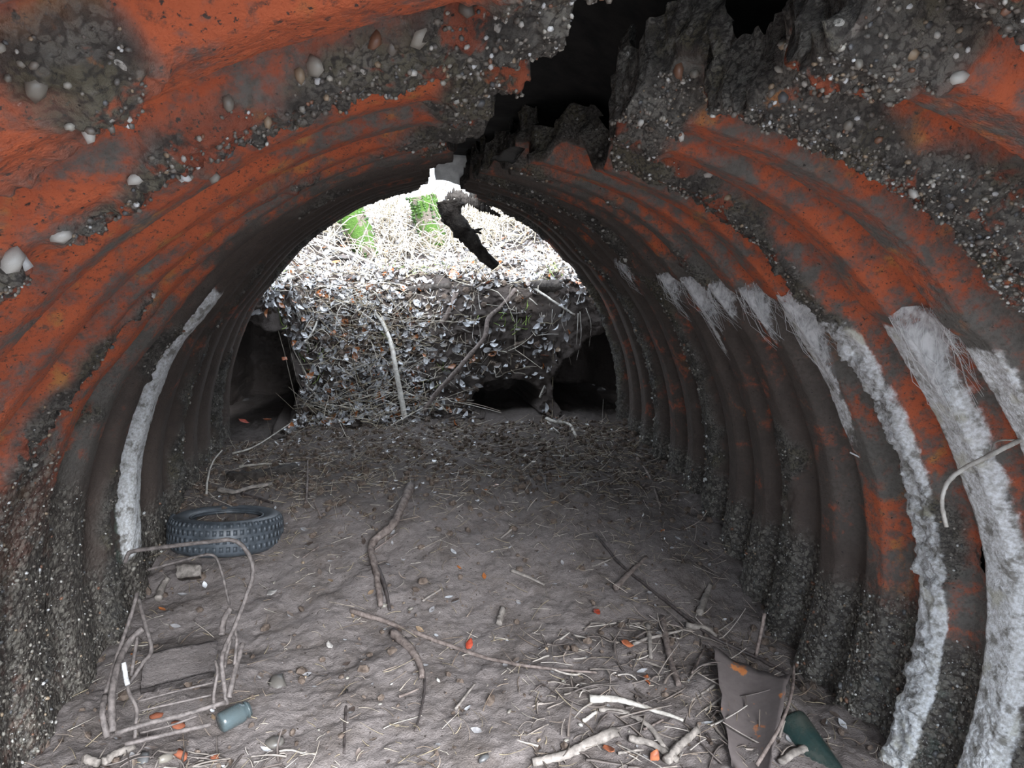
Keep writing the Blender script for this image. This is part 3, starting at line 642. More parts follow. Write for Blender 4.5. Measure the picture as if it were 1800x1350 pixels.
# bank branches
S_('branch', 'bare pale stake standing on the leaf litter of the bank', 'branch', M_PALE, [(655, 548), (676, 575), (687, 606), (697, 660), (712, 742)], .010, .020, None, .12)
S_('branch', 'long grey branch running diagonally down the bank to the burrow', 'branch', M_TWIG, [(906, 512), (880, 540), (858, 560), (852, 592), (828, 622), (800, 655), (768, 690), (742, 732)], .016, .017, None, .15)
S_('branch', 'thin pale branch on the left of the bank', 'branch', M_PALE, [(566, 500), (562, 545), (548, 585), (520, 620)], .010, .006)
S_('branch', 'thin branch across the upper bank behind the hanging stub', 'branch', M_PALE, [(520, 400), (560, 425), (610, 445), (660, 465), (712, 492)], .012, .009)
S_('branch', 'straight pale branch on the upper bank under the hanging stub', 'branch', M_PALE, [(722, 496), (770, 475), (800, 462), (832, 440)], .013, .008)
S_('branch', 'mossy short branch leaning in the middle of the bank', 'branch', M_TWIG, [(802, 520), (790, 545), (775, 578)], .022, .018, None, .25)
S_('branch', 'pale stick slanting on the left lower bank', 'branch', M_PALE, [(640, 672), (655, 698), (668, 725)], .010, .008)
S_('branch', 'thin stick low on the left of the bank', 'branch', M_PALE, [(530, 672), (560, 700), (590, 722)], .008, .006)
S_('branch', 'short pale stick in the mouth of the burrow', 'branch', M_PALE, [(948, 702), (957, 686)], .008, .006)
S_('branch', 'dark upright twig on the bank below the hanging stub', 'branch', M_DARKTWIG, [(850, 520), (850, 495), (850, 472)], .008, .005)
S_('branch', 'knotted roots fork at the lip of the bank', 'branch', M_PALE, [(906, 512), (930, 525), (944, 540)], .008, .004)
S_('branch', 'stick slanting from the right lip of the bank', 'branch', M_PALE, [(935, 508), (965, 525), (1010, 560)], .010, .007)
# bank timber
S_('plank', 'dark timber edge under the right lip of the bank', 'timber', M_BARK, [(938, 500), (975, 500), (1014, 499)], .05, .05, -.02, .1, 5)
S_('plank', 'dark timber lying along the top of the bank', 'timber', M_BARK, [(712, 512), (752, 508), (792, 506)], .035, .03, .0, .12, 5)
# hanging rootlets on the bank face
rs = np.random.RandomState(77)
for i in range(14):
    x0 = 900 + rs.rand() * 130; y0 = 535 + rs.rand() * 20; ln = 40 + 60 * rs.rand(); yb = G(x0, y0)[1] - .01; p = at(x0, y0, yb); q = at(x0 + 16 * (rs.rand() - .5), y0 + ln, yb - .03)
    path = catmull([p, (p + q) / 2 + rs.randn(3) * .02, q], 9)
    tag(tube('rootlet', path, .003, .0015, M_PALE, None, 4), 'hanging thread root below the lip of the bank', 'root', 'hanging rootlets')

# ------------------------------------------------------------------ tyre
def make_tyre():
    c = G(398, 968); root = empty('tyre', (0, 0, 0)); tag(root, 'old black car tyre lying flat against the left wall', 'tyre')
    R, Wd = .265, .165
    prof_ = [(.165, .020), (.185, .006), (.225, .0), (.250, .012), (.262, .030), (.266, .060), (.266, .105), (.262, .135), (.250, .153), (.225, .165), (.185, .159), (.168, .148), (.163, .140), (.168, .132), (.20, .140), (.235, .138), (.248, .115), (.250, .083), (.248, .05), (.235, .027), (.20, .025), (.168, .032), (.163, .028)]
    n = 72; a = np.arange(n) * 2 * math.pi / n
    V = np.array([[(r * math.cos(t), r * math.sin(t), z) for r, z in prof_] for t in a]).reshape(-1, 3)
    k = len(prof_); F_ = []
    for i in range(n):
        for j in range(k):
            F_.append((i * k + j, ((i + 1) % n) * k + j, ((i + 1) % n) * k + (j + 1) % k, i * k + (j + 1) % k))
    carc = obj('carcass', mesh_np('carcass', V, np.array(F_)), M_RUBBER, root)
    # tread blocks, shoulder notches
    bx = np.array([(x, y, z) for x in (-.5, .5) for y in (-.5, .5) for z in (-.5, .5)]); bf = np.array([(0, 1, 3, 2), (4, 6, 7, 5), (0, 4, 5, 1), (2, 3, 7, 6), (0, 2, 6, 4), (1, 5, 7, 3)])
    tb = mesh_np('tread_block', bx * np.array([.010, .0175, .024]), bf, False)
    sb = mesh_np('tread_block', bx * np.array([.016, .013, .020]), bf, False)
    tb.materials.append(M_RUBBER); sb.materials.append(M_RUBBER)
    m = 56
    for i in range(m):
        for lev, (z, r, me) in enumerate(((.045, .2625, tb), (.083, .2635, tb), (.120, .2625, tb), (.150, .2515, sb))):
            t = (i + .5 * (lev % 2)) * 2 * math.pi / m
            if not (math.pi * .95 < t % (2 * math.pi) < math.pi * 2.1): continue
            o = bpy.data.objects.new('tread_block', me); COL.objects.link(o); o.parent = carc
            o.location = (r * math.cos(t), r * math.sin(t), z); o.rotation_euler = (0, -.35 if lev == 3 else 0, t)
    bead = np.array([[((.166 + .006 * math.cos(q)) * math.cos(t), (.166 + .006 * math.cos(q)) * math.sin(t), .150 + .006 * math.sin(q)) for q in np.arange(6) * math.pi / 3] for t in a]).reshape(-1, 3)
    f = [(i * 6 + j, ((i + 1) % n) * 6 + j, ((i + 1) % n) * 6 + (j + 1) % 6, i * 6 + (j + 1) % 6) for i in range(n) for j in range(6)]
    obj('bead', mesh_np('bead', bead, np.array(f)), M_RUBBER, carc)
    ctr = at(397, 944, 3.30)
    root.location = (ctr[0], ctr[1], float(ground(ctr[0], ctr[1])) - .045); root.rotation_euler = (math.radians(-11), math.radians(3), 0); root.scale = (.93, .93, .93)
    return root
make_tyre()

# ------------------------------------------------------------------ rusty rod frame at the left
def cr(x, y): return (160 + x / 3, 860 + y / 3)
fr = empty('rod_frame', (0, 0, 0)); tag(fr, 'rusty bent rod frame, like a chair skeleton, standing in the soil at left', 'metal frame')
def rod(pts, r, mat=M_ROD, ys=None):
    P = [at(*cr(x, y), Y) for (x, y), Y in zip(pts, ys)]
    r *= .82
    tube('rod', catmull(P, 6 * len(P)), r, r, mat, fr, 7, .12, len(pts))
rod([(180, 385), (195, 345), (230, 325), (420, 300), (640, 275), (740, 268), (800, 300), (845, 375), (852, 460), (820, 560), (760, 720), (705, 840), (690, 905), (700, 1020), (716, 1135)], .0085, ys=[2.34, 2.34, 2.34, 2.32, 2.3, 2.3, 2.3, 2.3, 2.28, 2.26, 2.2, 2.14, 2.1, 2.08, 2.06])
rod([(300, 425), (420, 392), (560, 355), (630, 345), (668, 375), (700, 480), (730, 610)], .006, ys=[2.55, 2.55, 2.54, 2.53, 2.53, 2.5, 2.46])
rod([(245, 545), (200, 700), (140, 870), (90, 1030), (70, 1100)], .0075, ys=[2.34, 2.28, 2.2, 2.1, 2.08])
rod([(250, 575), (280, 690), (318, 845), (270, 920), (205, 1020)], .0075, ys=[2.34, 2.26, 2.2, 2.16, 2.12])
rod([(275, 735), (215, 790), (170, 860), (135, 960), (110, 1100), (115, 1280)], .013, ys=[2.26, 2.24, 2.2, 2.12, 2.04, 1.97])
rod([(245, 780), (228, 880), (210, 985)], .007, ys=[2.22, 2.17, 2.13])
rod([(172, 915), (185, 990), (203, 1075), (240, 1155), (236, 1250), (232, 1315)], .007, ys=[2.12, 2.1, 2.06, 2.03, 1.99, 1.97])
rod([(172, 915), (183, 985), (192, 1030)], .0085, M_RODP, ys=[2.115, 2.095, 2.07])
rod([(75, 1090), (60, 1180), (85, 1310)], .011, ys=[2.06, 2.0, 1.96])
rod([(758, 735), (768, 800), (756, 925)], .006, ys=[2.2, 2.17, 2.12])
rod([(735, 630), (700, 690), (688, 770)], .012, ys=[2.3, 2.27, 2.23])
rod([(735, 790), (712, 880), (700, 940)], .008, ys=[2.18, 2.14, 2.1])
rod([(800, 815), (768, 930), (745, 1020), (728, 1100)], .010, ys=[2.18, 2.12, 2.08, 2.05])
rod([(130, 1285), (300, 1235), (500, 1185), (712, 1122)], .009, ys=[1.97, 1.99, 2.02, 2.06])
rod([(180, 1345), (400, 1292), (632, 1240)], .008, ys=[1.94, 1.965, 1.99])
rod([(255, 1170), (440, 1128), (640, 1084)], .004, ys=[2.03, 2.05, 2.08])
rod([(240, 1120), (440, 1068), (665, 1015)], .004, ys=[2.06, 2.085, 2.12])
rod([(655, 905), (668, 960), (648, 1080), (650, 1160)], .006, ys=[2.14, 2.11, 2.07, 2.04])
rod([(260, 1285), (420, 1245), (560, 1195)], .004, ys=[1.99, 2.0, 2.03])

def slab(name, pts, th, mat, parent=None, n=8, noise=.004, seed=0, sag=0.0):
    """thin solid sheet through four corner points"""
    a, b, c, d = (np.array(p) for p in pts)
    U, Vv = np.meshgrid(np.linspace(0, 1, n), np.linspace(0, 1, n), indexing='xy')
    P = (a + (b - a) * U[..., None]) * (1 - Vv[..., None]) + (d + (c - d) * U[..., None]) * Vv[..., None]
    nrm = np.cross(b - a, d - a); nrm /= np.linalg.norm(nrm)
    P = P + nrm * (sag * np.sin(math.pi * U)[..., None] + noise * (fbm(P, 20, 2, seed)[..., None] - .5) * 2)
    edge = ((U == 0) | (U == 1) | (Vv == 0) | (Vv == 1))[..., None]
    P = P + edge * (np.stack([fbm(P + 3, 30, 2, seed + 1), fbm(P + 7, 30, 2, seed + 2), fbm(P + 9, 30, 2, seed + 3)], -1) - .5) * noise * 6
    Q = P - nrm * th; V = np.concatenate([P.reshape(-1, 3), Q.reshape(-1, 3)]); m = n * n
    f = [grid_faces(n, n), grid_faces(n, n) + m]; idx = np.arange(m).reshape(n, n)
    for e in (idx[0], idx[-1], idx[:, 0], idx[:, -1]): f.append(np.stack([e[:-1], e[1:], e[1:] + m, e[:-1] + m], -1))
    return obj(name, mesh_np(name, V, np.concatenate(f)), mat, parent)
b4 = [G(*cr(300, 925), .022), G(*cr(665, 850), .022), G(*cr(655, 1010), .012), G(*cr(262, 1105), .012)]
tag(slab('board', b4, .02, M_SOIL, n=14, noise=.003), 'flat soil covered board lying inside the rod frame', 'board')
b4 = [G(*cr(455, 470), .05), G(*cr(590, 480), .05), G(*cr(585, 515), .03), G(*cr(465, 520), .03)]
tag(slab('wood_chip', b4, .02, M_DRIFT, n=6, noise=.004), 'flat grey wood chip behind the thin bow of the rod frame', 'wood chip')
S_('stick', 'short stick leaning at the wall behind the rod frame', 'stick', M_DRIFT, [cr(350, 600), cr(375, 530), cr(405, 490)], .014, .012, None, .25)
S_('wood_chip', 'small upright splinter beside the right leg of the rod frame', 'wood chip', M_DRIFT, [cr(620, 985), cr(642, 890)], .010, .008, None, .2)

# ------------------------------------------------------------------ lathe things: jar, bottle
def lathe(name, prof_, n, mat, parent):
    k = len(prof_); a = np.arange(n) * 2 * math.pi / n
    V = np.array([[(r * math.cos(t), r * math.sin(t), z) for t in a] for r, z in prof_]).reshape(-1, 3)
    return obj(name, mesh_np(name, V, grid_faces(k, n, True)), mat, parent)
def mat_glass(name, c1, c2, alpha_rough=.18):
    s = NT(name); a = s.noise(18, 4, .6); c = s.mix(s.step(a, .35, .7), c1, c2)
    s.b.inputs['Transmission Weight'].default_value = .35; s.b.inputs['IOR'].default_value = 1.45
    return s.fin(c, s.step(a, .4, .8, alpha_rough, .6), .6)
M_JAR = mat_glass('blue_grey_glass', (.10, .13, .137), (.08, .095, .092)); M_BOTTLE = mat_glass('green_glass', (.022, .045, .042), (.05, .06, .05))
jar = empty('glass_jar', (0, 0, 0)); tag(jar, 'small blue grey glass jar lying beside the rod frame', 'jar')
jb = lathe('body', [(.001, .0), (.024, 0), (.030, .004), (.031, .012), (.031, .066), (.028, .074), (.0235, .079), (.0235, .094), (.021, .094), (.021, .078), (.026, .070), (.028, .012), (.001, .008)], 28, M_JAR, jar)
lathe('rim', [(.0235, .084), (.0262, .0845), (.0262, .0885), (.0235, .089)], 28, M_JAR, jb)
a = G(392, 1292); b = G(448, 1262); dv = Vector(b - a).normalized()
jar.location = Vector(at(386, 1272, a[1])) ; jar.rotation_euler = dv.to_track_quat('Z', 'Y').to_euler()
bot = empty('bottle', (0, 0, 0)); tag(bot, 'green glass bottle half buried beneath the rusted sheet', 'bottle')
lathe('body', [(.001, .012), (.02, .008), (.036, 0), (.041, .006), (.042, .02), (.042, .15), (.040, .165), (.032, .185), (.020, .205), (.0165, .22)], 30, M_BOTTLE, bot)
lathe('neck', [(.0165, .215), (.0155, .25), (.0150, .262), (.0185, .264), (.0185, .278), (.012, .278), (.012, .22)], 30, M_BOTTLE, bot)
p = at(1402, 1272, G(1402, 1290)[1] - .02); bot.location = Vector(p) + Vector((.0, .05, -.02)); bot.scale = (1.25, 1.25, 1.25); bot.rotation_euler = Vector((.22, -.85, -.42)).to_track_quat('Z', 'Y').to_euler()

# rusted sheet leaning on the right wall
def mat_sheet():
    s = NT('rusted_dirty_sheet'); a = s.noise(9, 5, .6); b = s.noise(40, 4, .6)
    c = s.mix(b, (.095, .078, .074), (.16, .135, .128)); c = s.mix(s.step(a, .60, .66), c, s.mix(b, (.35, .08, .02), (.55, .25, .09)))
    s.bump(b, .3, .003); return s.fin(c, .8, .3)
M_SHEET = mat_sheet()
def GP(px, py, near):
    return at(px, py, G(px, py)[1] - near)
tag(slab('metal_sheet', [GP(1254, 1136, .10), GP(1388, 1186, .20), GP(1352, 1362, .05), GP(1288, 1352, .03)], .006, M_SHEET, n=16, noise=.004, sag=.035), 'curved rusted metal sheet half buried against the right ribs', 'metal sheet')
tag(tube('twig', catmull([GP(1396, 1166, .30), GP(1392, 1215, .24), GP(1372, 1275, .15), GP(1330, 1345, .06)], 20), .004, .006, M_TWIG, None, 6, .1), 'thin twig leaning across the face of the rusted sheet', 'twig')
tag(tube('twig', catmull([GP(1344, 1078, .42), GP(1338, 1110, .32), GP(1329, 1152, .18)], 12), .006, .007, M_TWIG, None, 6, .1), 'short upright twig stuck behind the rusted sheet', 'twig')
# pale root hanging in from the right wall
tag(tube('root', catmull([at(1900, 728, 1.35), at(1800, 771, 1.3), at(1740, 800, 1.27), at(1690, 826, 1.25), at(1664, 852, 1.24), at(1656, 885, 1.23), at(1664, 926, 1.22)], 40), .0058, .004, M_PALE, None, 7, .2, 3), 'pale curved root reaching in from the right wall', 'root')
tag(tube('root', catmull([at(1860, 770, 1.36), at(1790, 773, 1.33), at(1752, 776, 1.31), at(1742, 795, 1.28)], 20), .0022, .0018, M_PALE, None, 5), 'fine side thread above the pale curved root', 'root')
tag(tube('rootlet', catmull([wpt('R', .82, 2.02, .02), at(1570, 832, 1.98), at(1605, 838, 1.93), at(1645, 850, 1.9)], 18), .0025, .004, M_STRAND, None, 5, .3), 'white woolly thread strung between two ribs at right', 'root')

# ------------------------------------------------------------------ hanging stub, torn edge, slab end
st = empty('branch_stub', (0, 0, 0)); tag(st, 'dark broken branch stub hanging from the crown at the far end', 'branch')
P = catmull([at(790, 352, 4.52), at(796, 380, 4.52), at(818, 412, 4.52), at(842, 440, 4.54), at(871, 468, 4.56)], 26)
V, q, t = tube_arrays(P, .075, .030, 14, .10, 4); nn = fbm(V, 22, 3, 5)[:, None] - .5; ctr = np.repeat(P, 14, 0); ctr = np.vstack([ctr, P[0], P[-1]])
V = V + (V - ctr) * nn * .9
obj('stub_wood', poly_mesh('stub_wood', V, q, t), M_BARK, st)
for (pa, pb, r) in (((796, 384), (776, 388), .022), ((820, 402), (846, 410), .014), ((836, 405), (848, 402), .010), ((786, 366), (782, 352), .030), ((862, 455), (876, 466), .010)):
    tube('broken_snag', catmull([at(*pa, 4.52), at(*pb, 4.50)], 6), r, r * .45, M_BARK, st, 7, .3, 9)
def torn():
    rs = np.random.RandomState(12); xs = np.linspace(782, 880, 60); V = []; F_ = []
    c = np.interp(xs, [782, 800, 820, 845, 880], [348, 342, 350, 362, 380]); h = np.interp(xs, [782, 795, 815, 840, 880], [4, 11, 12, 9, 3])
    for i, x in enumerate(xs):
        up = c[i] - h[i] * (.5 + .9 * rs.rand()); lo = c[i] + h[i] * (.5 + .9 * rs.rand())
        for (yy, Y) in ((up, 4.62), (lo, 4.60), (lo, 4.66), (up, 4.68)): V.append(at(x, yy, Y))
    n = len(xs); V = np.array(V)
    return mesh_np('torn_edge', V, np.concatenate([grid_faces(n, 4, True), np.array([[3, 2, 1, 0], [n * 4 - 4, n * 4 - 3, n * 4 - 2, n * 4 - 1]])]))
obj('torn_edge', torn(), M_BARK, wr)
slab('slab_end', [at(760, 258, 4.0), at(856, 276, 4.0), at(842, 326, 4.08), at(766, 306, 4.08)], .05, M_SLAB, ce, 8, .003)
slab('hanging_membrane', [at(880, 262, 2.1), at(930, 258, 2.1), at(905, 292, 2.1), at(866, 284, 2.1)], .008, M_BACK, ce, 10, .012)

# ------------------------------------------------------------------ mossy trunks on the slope
def mat_moss():
    s = NT('mossy_bark'); a = s.noise(9, 5, .6); b = s.noise(70, 4, .6)
    g = s.mix(b, (.025, .06, .01), (.08, .15, .03)); w = s.mix(b, (.07, .055, .045), (.2, .17, .14))
    s.bump(b, .9, .02); return s.fin(s.mix(s.step(a, .42, .52), w, g), .9, .15)
M_MOSS = mat_moss()
def trunk(label, px, r0, r1, seed, lift=0.0):
    p0 = G(*px[0]); Yd = p0[1]; P = catmull([p0 - np.array([0, 0, .1])] + [at(a, b, Yd) for a, b in px], 24)
    V, q, t = tube_arrays(P, r0, r1, 16, .06, seed); ctr = np.vstack([np.repeat(P, 16, 0), P[0], P[-1]]); V = V + (V - ctr) * (fbm(V, 14, 3, seed)[:, None] - .5) * .5
    root = empty('tree_trunk', (0, 0, 0)); tag(root, label, 'tree trunk')
    tk = obj('trunk', poly_mesh('trunk', V, q, t), M_MOSS, root)
    rs = np.random.RandomState(seed); n = 900; i = rs.choice(len(V) - 2, n); r = .008 + .012 * rs.rand(n)
    Mx = rotmats(rs, n) * np.stack([r, r * .5, r], -1)[:, None, :]
    keep = fbm(V[i], 6, 2, 3) > .47
    me = scatter_mesh('moss', ICO_V, ICO_F, Mx[keep], V[i][keep], np.array([(.02, .05, .01), (.05, .10, .02), (.08, .15, .035)])[rs.choice(3, n)][keep])
    m = obj('moss', me, M_STRAW, tk); m['kind'] = 'stuff'
trunk('mossy trunk leaning on the slope left of the hanging stub', [(642, 442), (632, 410), (614, 372), (600, 335)], .11, .12, 21)
trunk('broad mossy stump half hidden by dead stems behind the hanging stub', [(765, 432), (756, 400), (746, 365), (742, 345)], .13, .13, 22)
S_('branch', 'pale curved branch at the foot of the mossy stump', 'branch', M_PALE, [(730, 400), (742, 430), (770, 448)], .02, .015)
tag(tube('branch', catmull([at(735, 352, 7.6), at(765, 364, 7.5), at(800, 372, 7.4)], 10), .05, .045, M_DRIFT, None, 8, .15), 'pale fallen branch above the mossy stump', 'branch')

# ------------------------------------------------------------------ litter (too many to count)
def leaf_template(curl):
    V = []; rows = [(0, .02), (.25, .20), (.55, .27), (.82, .16), (1.0, .01)]
    for t, w in rows:
        zc = curl * (t - .5) ** 2
        V += [(-w, t - .5, zc + abs(w) * .35), (0, t - .5, zc), (w, t - .5, zc + abs(w) * .35)]
    F_ = []
    for i in range(4):
        for j in range(2): F_.append((i * 3 + j, i * 3 + j + 1, i * 3 + j + 4, i * 3 + j + 3))
    return np.array(V), np.array(F_)
LEAFCOL = np.array([(.28, .27, .27), (.12, .095, .08), (.06, .045, .038), (.46, .46, .47), (.20, .14, .09), (.34, .12, .04), (.15, .12, .105), (.60, .60, .61), (.04, .033, .03)])  # the whitish tints stand in for sky highlights on wet leaves
def bank_points(rs, n, x0, x1, y0, y1, dens):
    x = x0 + (x1 - x0) * rs.rand(n * 6); y = y0 + (y1 - y0) * rs.rand(n * 6); z = ground(x, y); P = np.stack([x, y, z], -1)
    k = (rs.rand(len(x)) < dens(x, y, z)) & ((bank_push(x, z, x * 0 + .36) < .02) | (z < .30) & (y < 4.75)) & ~((y > toe(x)) & (z < .95) & ((x < -.75) | (x > 1.2))); P = P[k][:n]
    e = .02; gx = (ground(P[:, 0] + e, P[:, 1]) - ground(P[:, 0] - e, P[:, 1])) / (2 * e); gy = (ground(P[:, 0], P[:, 1] + e) - ground(P[:, 0], P[:, 1] - e)) / (2 * e)
    N = np.stack([-gx, -gy, np.ones(len(P))], -1); N /= np.linalg.norm(N, axis=1)[:, None]
    return P, N
def bank_dens(x, y, z, keep_edges=False):
    P = np.stack([x, y, z], -1); t = toe(x); g = (y - t) / wid(x)
    slope = 1 + 1.8 / wid(x) * (g > 0) * (g < 1)
    d = np.where(g < 1, np.where(g < -.1, .10, .9 - .78 * sst(-.05, .35, x)), .9)
    d = d * slope / 3.0
    d = d * (.35 + 1.0 * (vnoise(P, 5, 101) > .42))
    d = d * (bank_push(x, z, x * 0 + .5) < .05) * (1 - (g < .9) * ((x < -.62) | (x > 1.05)) * (0 if keep_edges else 1))
    return np.clip(d, 0, 1)
def leaves(name, label, n, seed, x0, x1, y0, y1, dens, size, lift, curl, tilt, probs):
    rs = np.random.RandomState(seed); TV, TF = leaf_template(curl); P, N = bank_points(rs, n, x0, x1, y0, y1, dens); m = len(P)
    r = size * (.5 + rs.rand(m)); Mx = basis_to(N, rs) @ rotmats(rs, m, tilt) * r[:, None, None]
    me = scatter_mesh(name, TV, TF, Mx, P + N * (lift * rs.rand(m))[:, None], LEAFCOL[rs.choice(9, m, p=probs)])
    return tag(obj(name, me, M_LEAF), label, 'leaves', kind='stuff')
PR = [.14, .09, .20, .16, .05, .05, .06, .19, .06]  # share of whitish leaves raised to paint the bank's highlights
leaves('leaf_litter', 'grey brown leaf litter covering the bank', 9500, 31, -1.35, 1.7, 4.7, 6.4, lambda x, y, z: bank_dens(x, y, z, True), .054, .03, 1.2, .95, PR)
leaves('leaf_litter', 'leaf litter on the slope beyond the bank', 6000, 32, -3.2, 3.8, 6.3, 10, lambda x, y, z: .5 + 0 * x, .075, .03, .6, .5, PR)
leaves('leaf_litter', 'sparse leaf scraps trodden into the earth floor', 900, 33, -1.0, 1.4, 1.8, 4.9, lambda x, y, z: .12 + .5 * sst(3.6, 4.6, y) + .3 * sst(.5, 1.1, x) * sst(2.6, 2.1, y), .028, .004, .5, .35, [.2, .2, .2, .06, .1, .04, .15, .02, .03])
def stems(name, label, n, seed, x0, x1, y0, y1, dens, ln, rad, arch, cols, wild):
    rs = np.random.RandomState(seed); P, N = bank_points(rs, n, x0, x1, y0, y1, dens); m = len(P); sides = 3; k = 6
    a = rs.rand(m) * 2 * math.pi; L = ln * (.4 + rs.rand(m)); up = wild * (rs.rand(m) ** 2)
    d = np.stack([np.cos(a), np.sin(a), up], -1); d /= np.linalg.norm(d, axis=1)[:, None]
    bend = rs.randn(m, 3) * .35; t = np.linspace(0, 1, k)
    pts = P[:, None, :] + N[:, None, :] * (.004 + arch * (rs.rand(m)[:, None, None]) * np.sin(math.pi * t)[None, :, None]) + d[:, None, :] * (L[:, None] * (t - .2)[None, :])[..., None] + bend[:, None, :] * (L[:, None] * (t ** 2)[None, :])[..., None]
    gz = ground(pts[..., 0], pts[..., 1]); pts[..., 2] = np.maximum(pts[..., 2], gz + .003)
    T = pts[:, -1] - pts[:, 0]; T /= np.linalg.norm(T, axis=1)[:, None]; A = np.cross(T, np.array([0, 0, 1.0]) + .01); A /= np.linalg.norm(A, axis=1)[:, None]; B = np.cross(A, T)
    r = rad * (.6 + .8 * rs.rand(m)); ang = np.arange(sides) * 2 * math.pi / sides
    off = (np.cos(ang)[None, :, None] * A[:, None, :] + np.sin(ang)[None, :, None] * B[:, None, :]) * r[:, None, None]
    V = pts[:, :, None, :] + off[:, None, :, :] * np.linspace(1, .45, k)[None, :, None, None]
    f = grid_faces(k, sides, True); Fq = (f[None] + (np.arange(m) * k * sides)[:, None, None]).reshape(-1, 4)
    me = mesh_np(name, V.reshape(-1, 3), Fq); cattr(me, 'tint', np.repeat(np.array(cols)[rs.choice(len(cols), m)], k * sides, 0))
    return tag(obj(name, me, M_STRAW), label, 'stems', kind='stuff')
PALEC = [(.55, .50, .42), (.42, .37, .30), (.62, .58, .52), (.30, .25, .19), (.36, .30, .20)]
stems('dead_stems', 'tangle of dead pale bramble stems on the slope', 3600, 41, -3.0, 3.6, 5.8, 9.2, lambda x, y, z: .05 + .65 * sst(6.3, 7.4, y), .55, .006, .20, PALEC, 1.6)
stems('dead_stems', 'thin pale stems and roots lying over the bank', 2000, 42, -1.3, 1.6, 4.75, 6.2, bank_dens, .22, .0034, .05, PALEC, .5)
stems('straw', 'fine straw and twig bits strewn over the earth floor', 4600, 43, -1.05, 1.45, 1.75, 4.9, lambda x, y, z: .16 + .6 * sst(2.9, 3.9, y) + .2 * sst(.5, 1.1, x), .06, .0017, .006, [(.40, .34, .27), (.28, .22, .17), (.5, .45, .38), (.2, .15, .11), (.33, .27, .18)], .25)
stems('grass_tufts', 'small green moss and grass blades on the bank', 260, 44, -1.0, 1.3, 5.0, 6.3, lambda x, y, z: 1.0 * (vnoise(np.stack([x, y, z], -1), 3.5, 7) > .66) * (bank_push(x, z, x * 0 + .5) < .05), .08, .004, .02, [(.20, .30, .06), (.28, .36, .10), (.14, .2, .05)], 1.5)
stems('wood_litter', 'splinters and bark scraps heaped in front of the rusted sheet', 230, 46, .35, 1.25, 1.75, 2.55, lambda x, y, z: .8 * sst(.30, .55, x + .3 * (2.2 - y)), .09, .0045, .012, [(.26, .22, .19), (.17, .14, .12), (.38, .34, .3), (.11, .09, .08), (.21, .18, .155)], .2)
stems('wood_litter', 'splinters and bark scraps below the rod frame', 130, 47, -.95, -.35, 1.7, 2.0, lambda x, y, z: .7 + 0 * x, .08, .004, .012, [(.22, .19, .165), (.16, .135, .12), (.3, .27, .24), (.11, .09, .08)], .2)
def clods(n, seed, y0, y1, rmax, name, label, dens):
    rs = np.random.RandomState(seed); P, N = bank_points(rs, n, -1.1, 1.5, y0, y1, dens); m = len(P); r = .004 + rmax * rs.rand(m) ** 3
    me = scatter_mesh(name, ICO_V, ICO_F, rotmats(rs, m) * np.stack([r, r * .85, r * .6], -1)[:, None, :], P + N * (r * .15)[:, None]); me.polygons.foreach_set('use_smooth', np.zeros(len(me.polygons), dtype=bool))
    tag(obj(name, me, M_CLOD), label, 'soil', kind='stuff')
clods(3600, 51, 1.75, 4.95, .022, 'soil_crumbs', 'crumbs and clods of soil over the earth floor', lambda x, y, z: .07 + .6 * sst(3.1, 4.0, y))
clods(1800, 52, 4.8, 5.9, .035, 'soil_clods', 'loose clods on the face of the bank', bank_dens)

# ------------------------------------------------------------------ single leaves, stones and brick bits on the floor
LV, LF = leaf_template(.5)
def leaf(label, mat, px, size, seed, group=None, cat='leaf', tilt=.5):
    rs = np.random.RandomState(seed); p = G(*px, .008); Mx = rotmats(rs, 1, tilt)[0] * size
    V = LV + rs.randn(*LV.shape) * .03; V[:, 0] *= 1.15
    me = mesh_np('leaf', V @ Mx.T, LF); o = obj('fallen_leaf', me, mat); o.location = p
    sm = o.modifiers.new('thick', 'SOLIDIFY'); sm.thickness = .0012
    return tag(o, label, cat, group)
leaf('round pale grey leaf lying alone right of the rod frame', M_PALELEAF, (478, 1048), .055, 1, tilt=.15)
leaf('red brown leaf resting on the long straight twig', M_REDLEAF, (825, 1139), .045, 2)
leaf('bright orange leaf at the bottom right among pale wood', M_ORLEAF, (1070, 1325), .05, 3)
leaf('orange brown leaf beside the bleached splinter', M_ORLEAF, (1137, 1202), .055, 4)
leaf('curled orange leaf left of the dark bent stick', M_ORLEAF, (1102, 1136), .05, 5)
leaf('dull red leaf near the right ribs in mid floor', M_REDLEAF, (1048, 1082), .05, 6)
leaf('bluish pale leaf scrap on the left soil', M_PALELEAF, (580, 1140), .04, 7)
leaf('orange leaf at the bottom edge below the weathered wood', M_ORLEAF, (1150, 1338), .045, 8)
leaf('large orange leaf on the bank right of the burrow', M_ORLEAF, (958, 632), .10, 9)
leaf('red leaf at the far left of the floor', M_REDLEAF, (428, 748), .07, 10)
leaf('orange leaf at the top of the bank under the hanging stub', M_ORLEAF, (858, 500), .10, 11)
for i, (x, y) in enumerate([(585, 640), (592, 560), (560, 570), (640, 660), (500, 640), (545, 655), (612, 625), (660, 590), (515, 600), (470, 742), (695, 565), (640, 540), (680, 655)]):
    leaf('small orange brown leaf in the bank litter', M_ORLEAF, (x, y), .06, 20 + i, 'orange leaves on the bank')
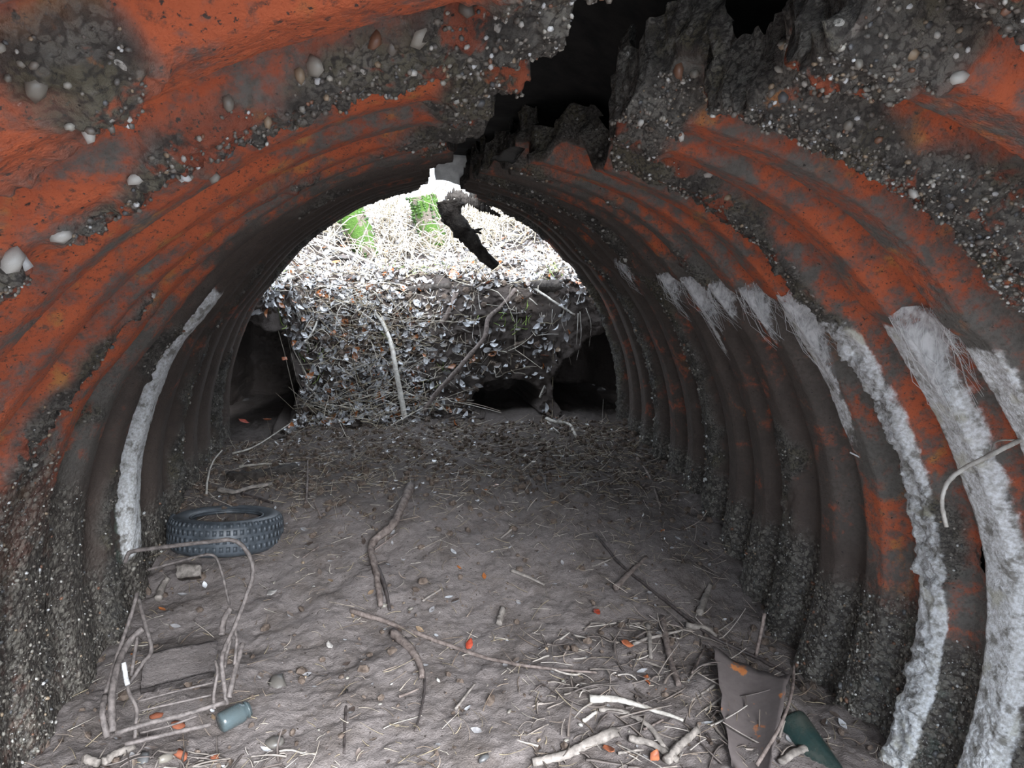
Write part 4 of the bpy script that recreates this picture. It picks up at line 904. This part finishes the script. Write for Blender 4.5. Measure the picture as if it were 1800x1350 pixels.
for i, (x, y) in enumerate([(572, 600), (545, 690), (610, 590), (530, 565), (660, 620), (505, 560), (600, 520), (690, 530), (860, 610), (925, 615), (660, 700), (590, 655), (740, 560), (905, 560), (820, 590), (620, 680), (530, 620), (780, 610), (555, 625), (640, 610)]):
    leaf('pale wet leaf catching skylight on the bank', M_PALELEAF, (x, y), .085, 60 + i, 'pale leaves on the bank')  # the skylight glint is put into their pale colour
def pebble(label, px, r, mi, seed, group=None, name='stone', cat='stone', mat=None):
    p = G(*px, r * (.3 if r < .02 else .0)); rs = np.random.RandomState(seed)
    if mat: me = stone_mesh('stone', seed); o = obj(name, me, mat)
    else: o = bpy.data.objects.new(name, STONE_ME[mi]); COL.objects.link(o)
    o.location = p; o.scale = (r * 1.2, r, r * .9); o.rotation_euler = (rs.rand() * .5, rs.rand() * .5, rs.rand() * 6)
    return tag(o, label, cat, group)
pebble('orange brick fragment between the bottom rods', (313, 1276), .022, 0, 1, name='brick_fragment', cat='brick', mat=M_BRICK)
pebble('dull orange brick fragment under the thick cross rod', (275, 1262), .022, 0, 2, name='brick_fragment', cat='brick', mat=M_BRICK)
pebble('brick fragment at the bottom edge left of centre', (378, 1335), .022, 0, 3, name='brick_fragment', cat='brick', mat=M_BRICK)
pebble('narrow brick fragment beside the pale stones at the bottom', (316, 1330), .022, 0, 4, name='brick_fragment', cat='brick', mat=M_BRICK)
pebble('rounded grey stone below the bottom rods', (293, 1335), .026, 0, 5)
pebble('dark blue grey stone left of the rounded grey stone', (252, 1338), .024, 7, 6)
pebble('small pale stone inside the rod frame', (268, 1208), .014, 3, 7)
pebble('half buried stone right of the rod frame', (488, 1205), .038, 4, 8)
pebble('flat stone below the half buried stone', (480, 1308), .034, 4, 9)
pebble('blue grey stone at the bottom edge of the floor', (850, 1338), .018, 7, 10)
pebble('round brown stone behind the forked root', (672, 1068), .018, 0, 11)
for i in range(26):
    rs = np.random.RandomState(900 + i); pebble('small pale pebble on the earth floor', (470 + rs.rand() * 700, 960 + rs.rand() * 380), .004 + .006 * rs.rand(), [0, 1, 3, 5][rs.randint(4)], 50 + i, 'small pebbles on the floor')
